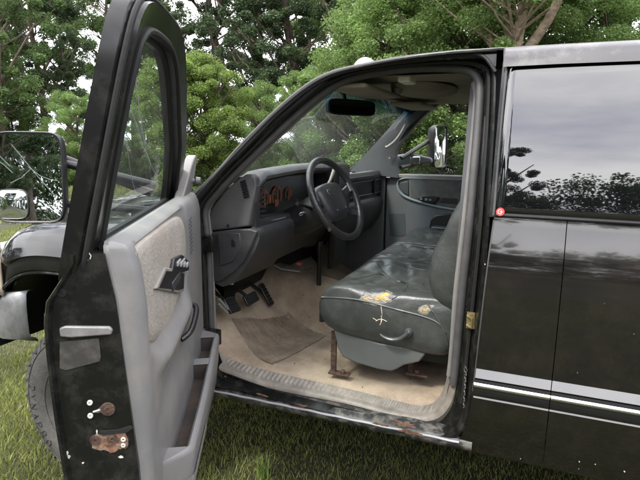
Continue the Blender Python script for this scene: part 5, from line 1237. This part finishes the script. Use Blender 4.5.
def tree_proto(seed, H, Rr, zlow, n, size, lm, bm_, tr=.13, nclump=90, fork=False, gap=.0, rs=1.0):
    rng = np.random.default_rng(seed); mb = MB(); top = np.array([rng.normal(0, .2), rng.normal(0, .2), H*.93])
    if fork == 2:
        stems = [[(0, 0, 0), (.03, 0, 1.6), (0, 0, 2.9), (.05, .1, 4.2), (.0, .2, 7.2)], [(0, 0, 2.75), (-.45, 0, 3.35), (-1.15, .1, 4.1), (-2.0, .1, 5.6)], [(0, 0, 2.9), (.35, .1, 3.4), (.75, 0, 4.1), (1.2, -.2, 6.0)], [(0, 0, 3.0), (-.25, .1, 3.7), (-.45, .2, 4.6), (-.6, .2, 6)]]
    elif fork:
        stems = [[(0, 0, 0), (0, 0, 1.6), (-.1, 0, 2.6), (-.35, .1, H*.6), (-.5, 0, H*.9)], [(0, 0, 1.7), (.55, .1, 3.2), (1.1, .2, 4.6), (1.4, .1, H*.8)], [(0, 0, 1.8), (-.9, -.1, 3.3), (-1.7, -.2, 4.4), (-2.3, 0, H*.7)], [(-.1, 0, 2.6), (.2, .3, 4), (.3, .5, H*.75)]]
    else:
        k = rng.normal(0, .12, (4, 2)); stems = [[(0, 0, 0), (k[0, 0], k[0, 1], H*.25), (k[1, 0], k[1, 1], H*.5), (k[2, 0], k[2, 1], H*.75), tuple(top)]]
        for j in range(7):
            z = H*rng.uniform(.22, .6); a = rng.uniform(0, 6.28); l = Rr*rng.uniform(.6, .95); stems.append([(0, 0, z), (math.cos(a)*l*.4, math.sin(a)*l*.4, z+l*.45), (math.cos(a)*l, math.sin(a)*l, z+l*1.15)])
    for i, s_ in enumerate(stems):
        P = spline(s_, 12); r0 = tr if i == 0 else tr*(.6 if fork else .34); mb.tube(P, [r0*(1-.85*k/11)+.012 for k in range(12)], 8)
    C_ = []
    while len(C_) < nclump:
        z = rng.uniform(zlow, H); t = (z-zlow)/(H-zlow); rr_ = Rr*math.sin(math.pi*(.12+.80*t))**.6; a = rng.uniform(0, 6.28); q = rr_*math.sqrt(rng.random())
        C_.append((math.cos(a)*q, math.sin(a)*q, z))
    C_ = np.array(C_); rad = rng.uniform(.28, .62, len(C_))*Rr*.42*rs
    for c__ in C_[::3]:
        st0 = np.array([0, 0, max(H*.2, c__[2]-np.hypot(c__[0], c__[1])*.8)]); mb.tube([st0, st0*.5+c__*.5+np.array([0, 0, -.1]), c__], [.03, .018, .008], 5)
    me = leafcloud('crown', C_, rad, n, size, rng, lm)
    return mb, me, bm_
PROT = {}
def protos():
    PROT['a'] = tree_proto(1, 10.0, 1.9, 1.9, 62000, .075, LEAF['mid'], bark, .12, 130, rs=.75)
    PROT['b'] = tree_proto(2, 9.5, 2.0, 1.9, 80000, .075, LEAF['dark'], bark, .15, 130, rs=.75)
    PROT['c'] = tree_proto(3, 9.0, 3.2, 2.4, 100000, .09, LEAF['fresh'], barklight, .17, 170, fork=True, rs=.8)
    PROT['f'] = tree_proto(8, 8.0, 2.8, 3.9, 90000, .06, LEAF['fresh'], barklight, .15, 120, fork=2, rs=.8)
    PROT['s'] = tree_proto(4, 3.6, 1.5, .25, 90000, .048, LEAF['lime'], bark, .05, 130, rs=.8)
    PROT['g'] = tree_proto(5, 4.6, 1.9, .2, 130000, .05, LEAF['fresh'], bark, .06, 150, rs=.85)
protos(); MESH = {}
def plant(kind, x, y, s_, rz, name, label, cat, group=None):
    e = empty(name, (x, y, 0), rz); e.scale = (s_, s_, s_)
    mb, me, bm_ = PROT[kind]
    if kind not in MESH:
        t = mb.build('trunk', bm_, None, smooth=60, recalc=False); MESH[kind] = t.data
    else:
        t = bpy.data.objects.new('trunk', MESH[kind]); COL.objects.link(t)
    t.parent = e; c_ = bpy.data.objects.new('crown', me); COL.objects.link(c_); c_.parent = e
    tag(e, label, cat, group); return e
def gp(u, dist):  # ground point at given distance along picture column u
    wv = _f*FPX+_r2*(u-320); wv = np.array([wv[0], wv[1]]); wv /= np.linalg.norm(wv); return CAMP[0]+wv[0]*dist, CAMP[1]+wv[1]*dist
TREES = [('a', 14, 22, 1.15, .3, 'slender dark trunked tree at far left above the side mirror'), ('b', 76, 24, .72, 1.2, 'small round crowned dark tree between the mirror and the open door'),
         ('a', -30, 24, 1.1, 2, 'leafy tree beyond the left edge of the picture'), ('a', 52, 27, 1.25, 3.3, 'tall airy tree behind the small round crowned tree'), ('a', 120, 32, 1.3, 4, 'tall leafy tree seen behind the open door frame'),
         ('b', 158, 30, 1.1, 3, 'dark tree seen through the glass of the open door'),
         ('b', 257, 22, 1.1, .5, 'dark tree with a bare trunk left of the windshield pillar'), ('b', 292, 22, 1.2, 2.2, 'dense dark tree rising over the windshield pillar'), 
         ('a', 335, 27, 1.4, 1.0, 'leafy tree behind the roof clearance light'), ('c', 400, 21, 1.15, .4, 'broad light green tree just over the cab roof'),
         ('f', 501, 10.8, 1.0, -.38, 'forked pale barked tree directly above the door opening'), ('a', 560, 24, 1.3, 5, 'leafy tree over the rear part of the roof'),
         ('c', 640, 20, 1.15, 2.4, 'light green tree at the right end of the roof line'), ('b', 460, 26, 1.2, 4.4, 'dark tree behind the forked pale barked tree'), ('a', 375, 30, 1.4, 2.7, 'tall tree far behind the windshield'), ('b', 730, 20, 1.1, 1.9, 'dark tree beyond the right edge of the picture'), ('a', 860, 17, 1.1, 2.9, 'leafy tree well beyond the right edge of the picture'), ('a', 1180, 13, 1.0, 3.1, 'leafy tree far to the right beside the cargo bed'), ('a', -120, 34, 2.0, 1.9, 'very tall tree far beyond the left edge of the picture'), ('b', 30, 36, 2.0, 3.6, 'very tall dark tree rising behind the slender trees at far left'), ('a', 140, 36, 2.1, .9, 'very tall airy tree rising behind the open door frame'), ('b', 222, 34, 1.9, 2.9, 'very tall dark tree rising behind the lime green bush'), ('a', 310, 35, 2.1, 4.9, 'very tall airy tree rising behind the windshield pillar'), ('b', 420, 36, 2.1, 1.2, 'very tall dark tree rising behind the cab roof'), ('a', -300, 30, 2.0, .4, 'very tall tree far off ahead of the hood'), ('b', 1050, 16, 1.0, 3.9, 'dark tree far off to the right behind the cargo bed')]
for k, u, ds, s_, rz, lab in TREES:
    x, y = gp(u, ds); plant(k, x, y, s_, rz, 'tree', lab, 'tree', 'trees along the far side of the lawn')
BUSH = [('s', 208, 15, .95, 0, 'lime green bush right of the open door frame'), ('s', 190, 15, 1.0, 2, 'lime green bush partly hidden by the open door frame'), ('g', 150, 20, .7, 1, 'tall bush seen through the open door glass'),
        ('g', 85, 19, .62, 3, 'rounded clipped bush under the small round tree'), ('g', 262, 18, .7, 4, 'green bush at the base of the windshield pillar'), ('g', 318, 14, .72, .7, 'green bush seen through the driver side of the windshield'),
        ('s', 350, 14.5, .9, 5, 'lime green bush seen through the windshield beneath the cab mirror'), ('g', 378, 12.5, 1.0, 2.6, 'leafy bush seen through the passenger side of the windshield'), ('g', 418, 12, 1.1, 1.5, 'leafy bush seen through the front of the passenger window'),
        ('g', 470, 12.5, 1.15, 3.7, 'leafy bush seen behind the passenger towing mirror'), ('g', 530, 13, 1.1, .2, 'leafy bush hidden behind the rear of the cab'), ('g', 600, 13.5, 1.1, 2.9, 'leafy bush hidden behind the cargo bed'),
        ('g', 20, 24, .8, 1.1, 'distant bush at the left edge beyond the road'), ('g', -30, 22, .9, 5.1, 'distant bush beyond the left edge of the picture')]
for k, u, ds, s_, rz, lab in BUSH:
    x, y = gp(u, ds); plant(k, x, y, s_, rz, 'bush', lab, 'bush', 'bushes along the far side of the lawn')
# low clipped hedge in the distance
rng = np.random.default_rng(12); K = 260; Ch = np.stack([np.linspace(-13, 6, K)+rng.normal(0, .1, K), rng.uniform(-.3, .3, K), rng.uniform(.25, 1.0, K)], 1)
me = leafcloud('hedge', Ch, rng.uniform(.3, .45, K), 42000, .12, rng, LEAF['dark']); hd = bpy.data.objects.new('hedge', me); COL.objects.link(hd)
hx, hy = gp(150, 23); hd.location = (hx, hy, 0); hd.rotation_euler = (0, 0, .45); tag(hd, 'low dark clipped hedge beyond the road at left', 'hedge')
# far tree line all round (seen behind the camera in mirrors and paint too)
rng = np.random.default_rng(31)
BACK = [(-2.9, -10.8, 'b', .95, 'dense tree close behind the camera filling the cracked side mirror'), (-3.4, -14.5, 'b', 1.1, 'second dense tree behind the one that fills the cracked side mirror'), (-4.6, -9.5, 'g', 1.0, 'rounded bush beside the tree that fills the cracked side mirror'), (-1.9, -16.5, 'b', 1.0, 'third dense tree farthest behind the cracked side mirror view'), (9.6, 10.2, 'b', .9, 'dark tree beyond the cargo bed reflected in the passenger towing mirror'), (11.8, 8.6, 'g', 1.2, 'big bush beyond the cargo bed reflected in the passenger towing mirror')]
for i, (x, y, k, s_, d_) in enumerate(BACK):
    plant(k, x, y, s_, i*1.3, 'tree' if k != 'g' else 'bush', d_, 'tree' if k != 'g' else 'bush', 'trees behind the camera')
# far treeline behind the camera, one continuous mass seen as a reflection in window and paint
rng = np.random.default_rng(77); K = 2100; ang = np.linspace(-1.9, 1.9, K)+rng.normal(0, .02, K)
top = 8.3+.7*np.sin(ang*9+1)+.5*np.sin(ang*23)+.4*np.sin(ang*51)+2.6*np.clip((ang-.08)*10, 0, 1)*np.clip((.5-ang)*6, 0, 1)
Cw = np.stack([26*np.sin(ang)+rng.normal(0, .8, K), -26*np.cos(ang)+rng.normal(0, .8, K)-1.6, rng.random(K)*top+.2], 1)
me = leafcloud('far_woods', Cw, rng.uniform(.7, 1.3, K), 340000, .26, rng, LEAF['dark']); fw = bpy.data.objects.new('far_woods', me); COL.objects.link(fw)
tag(fw, 'dark far treeline across the field, reflected low in the rear side window', 'woods', kind='stuff')
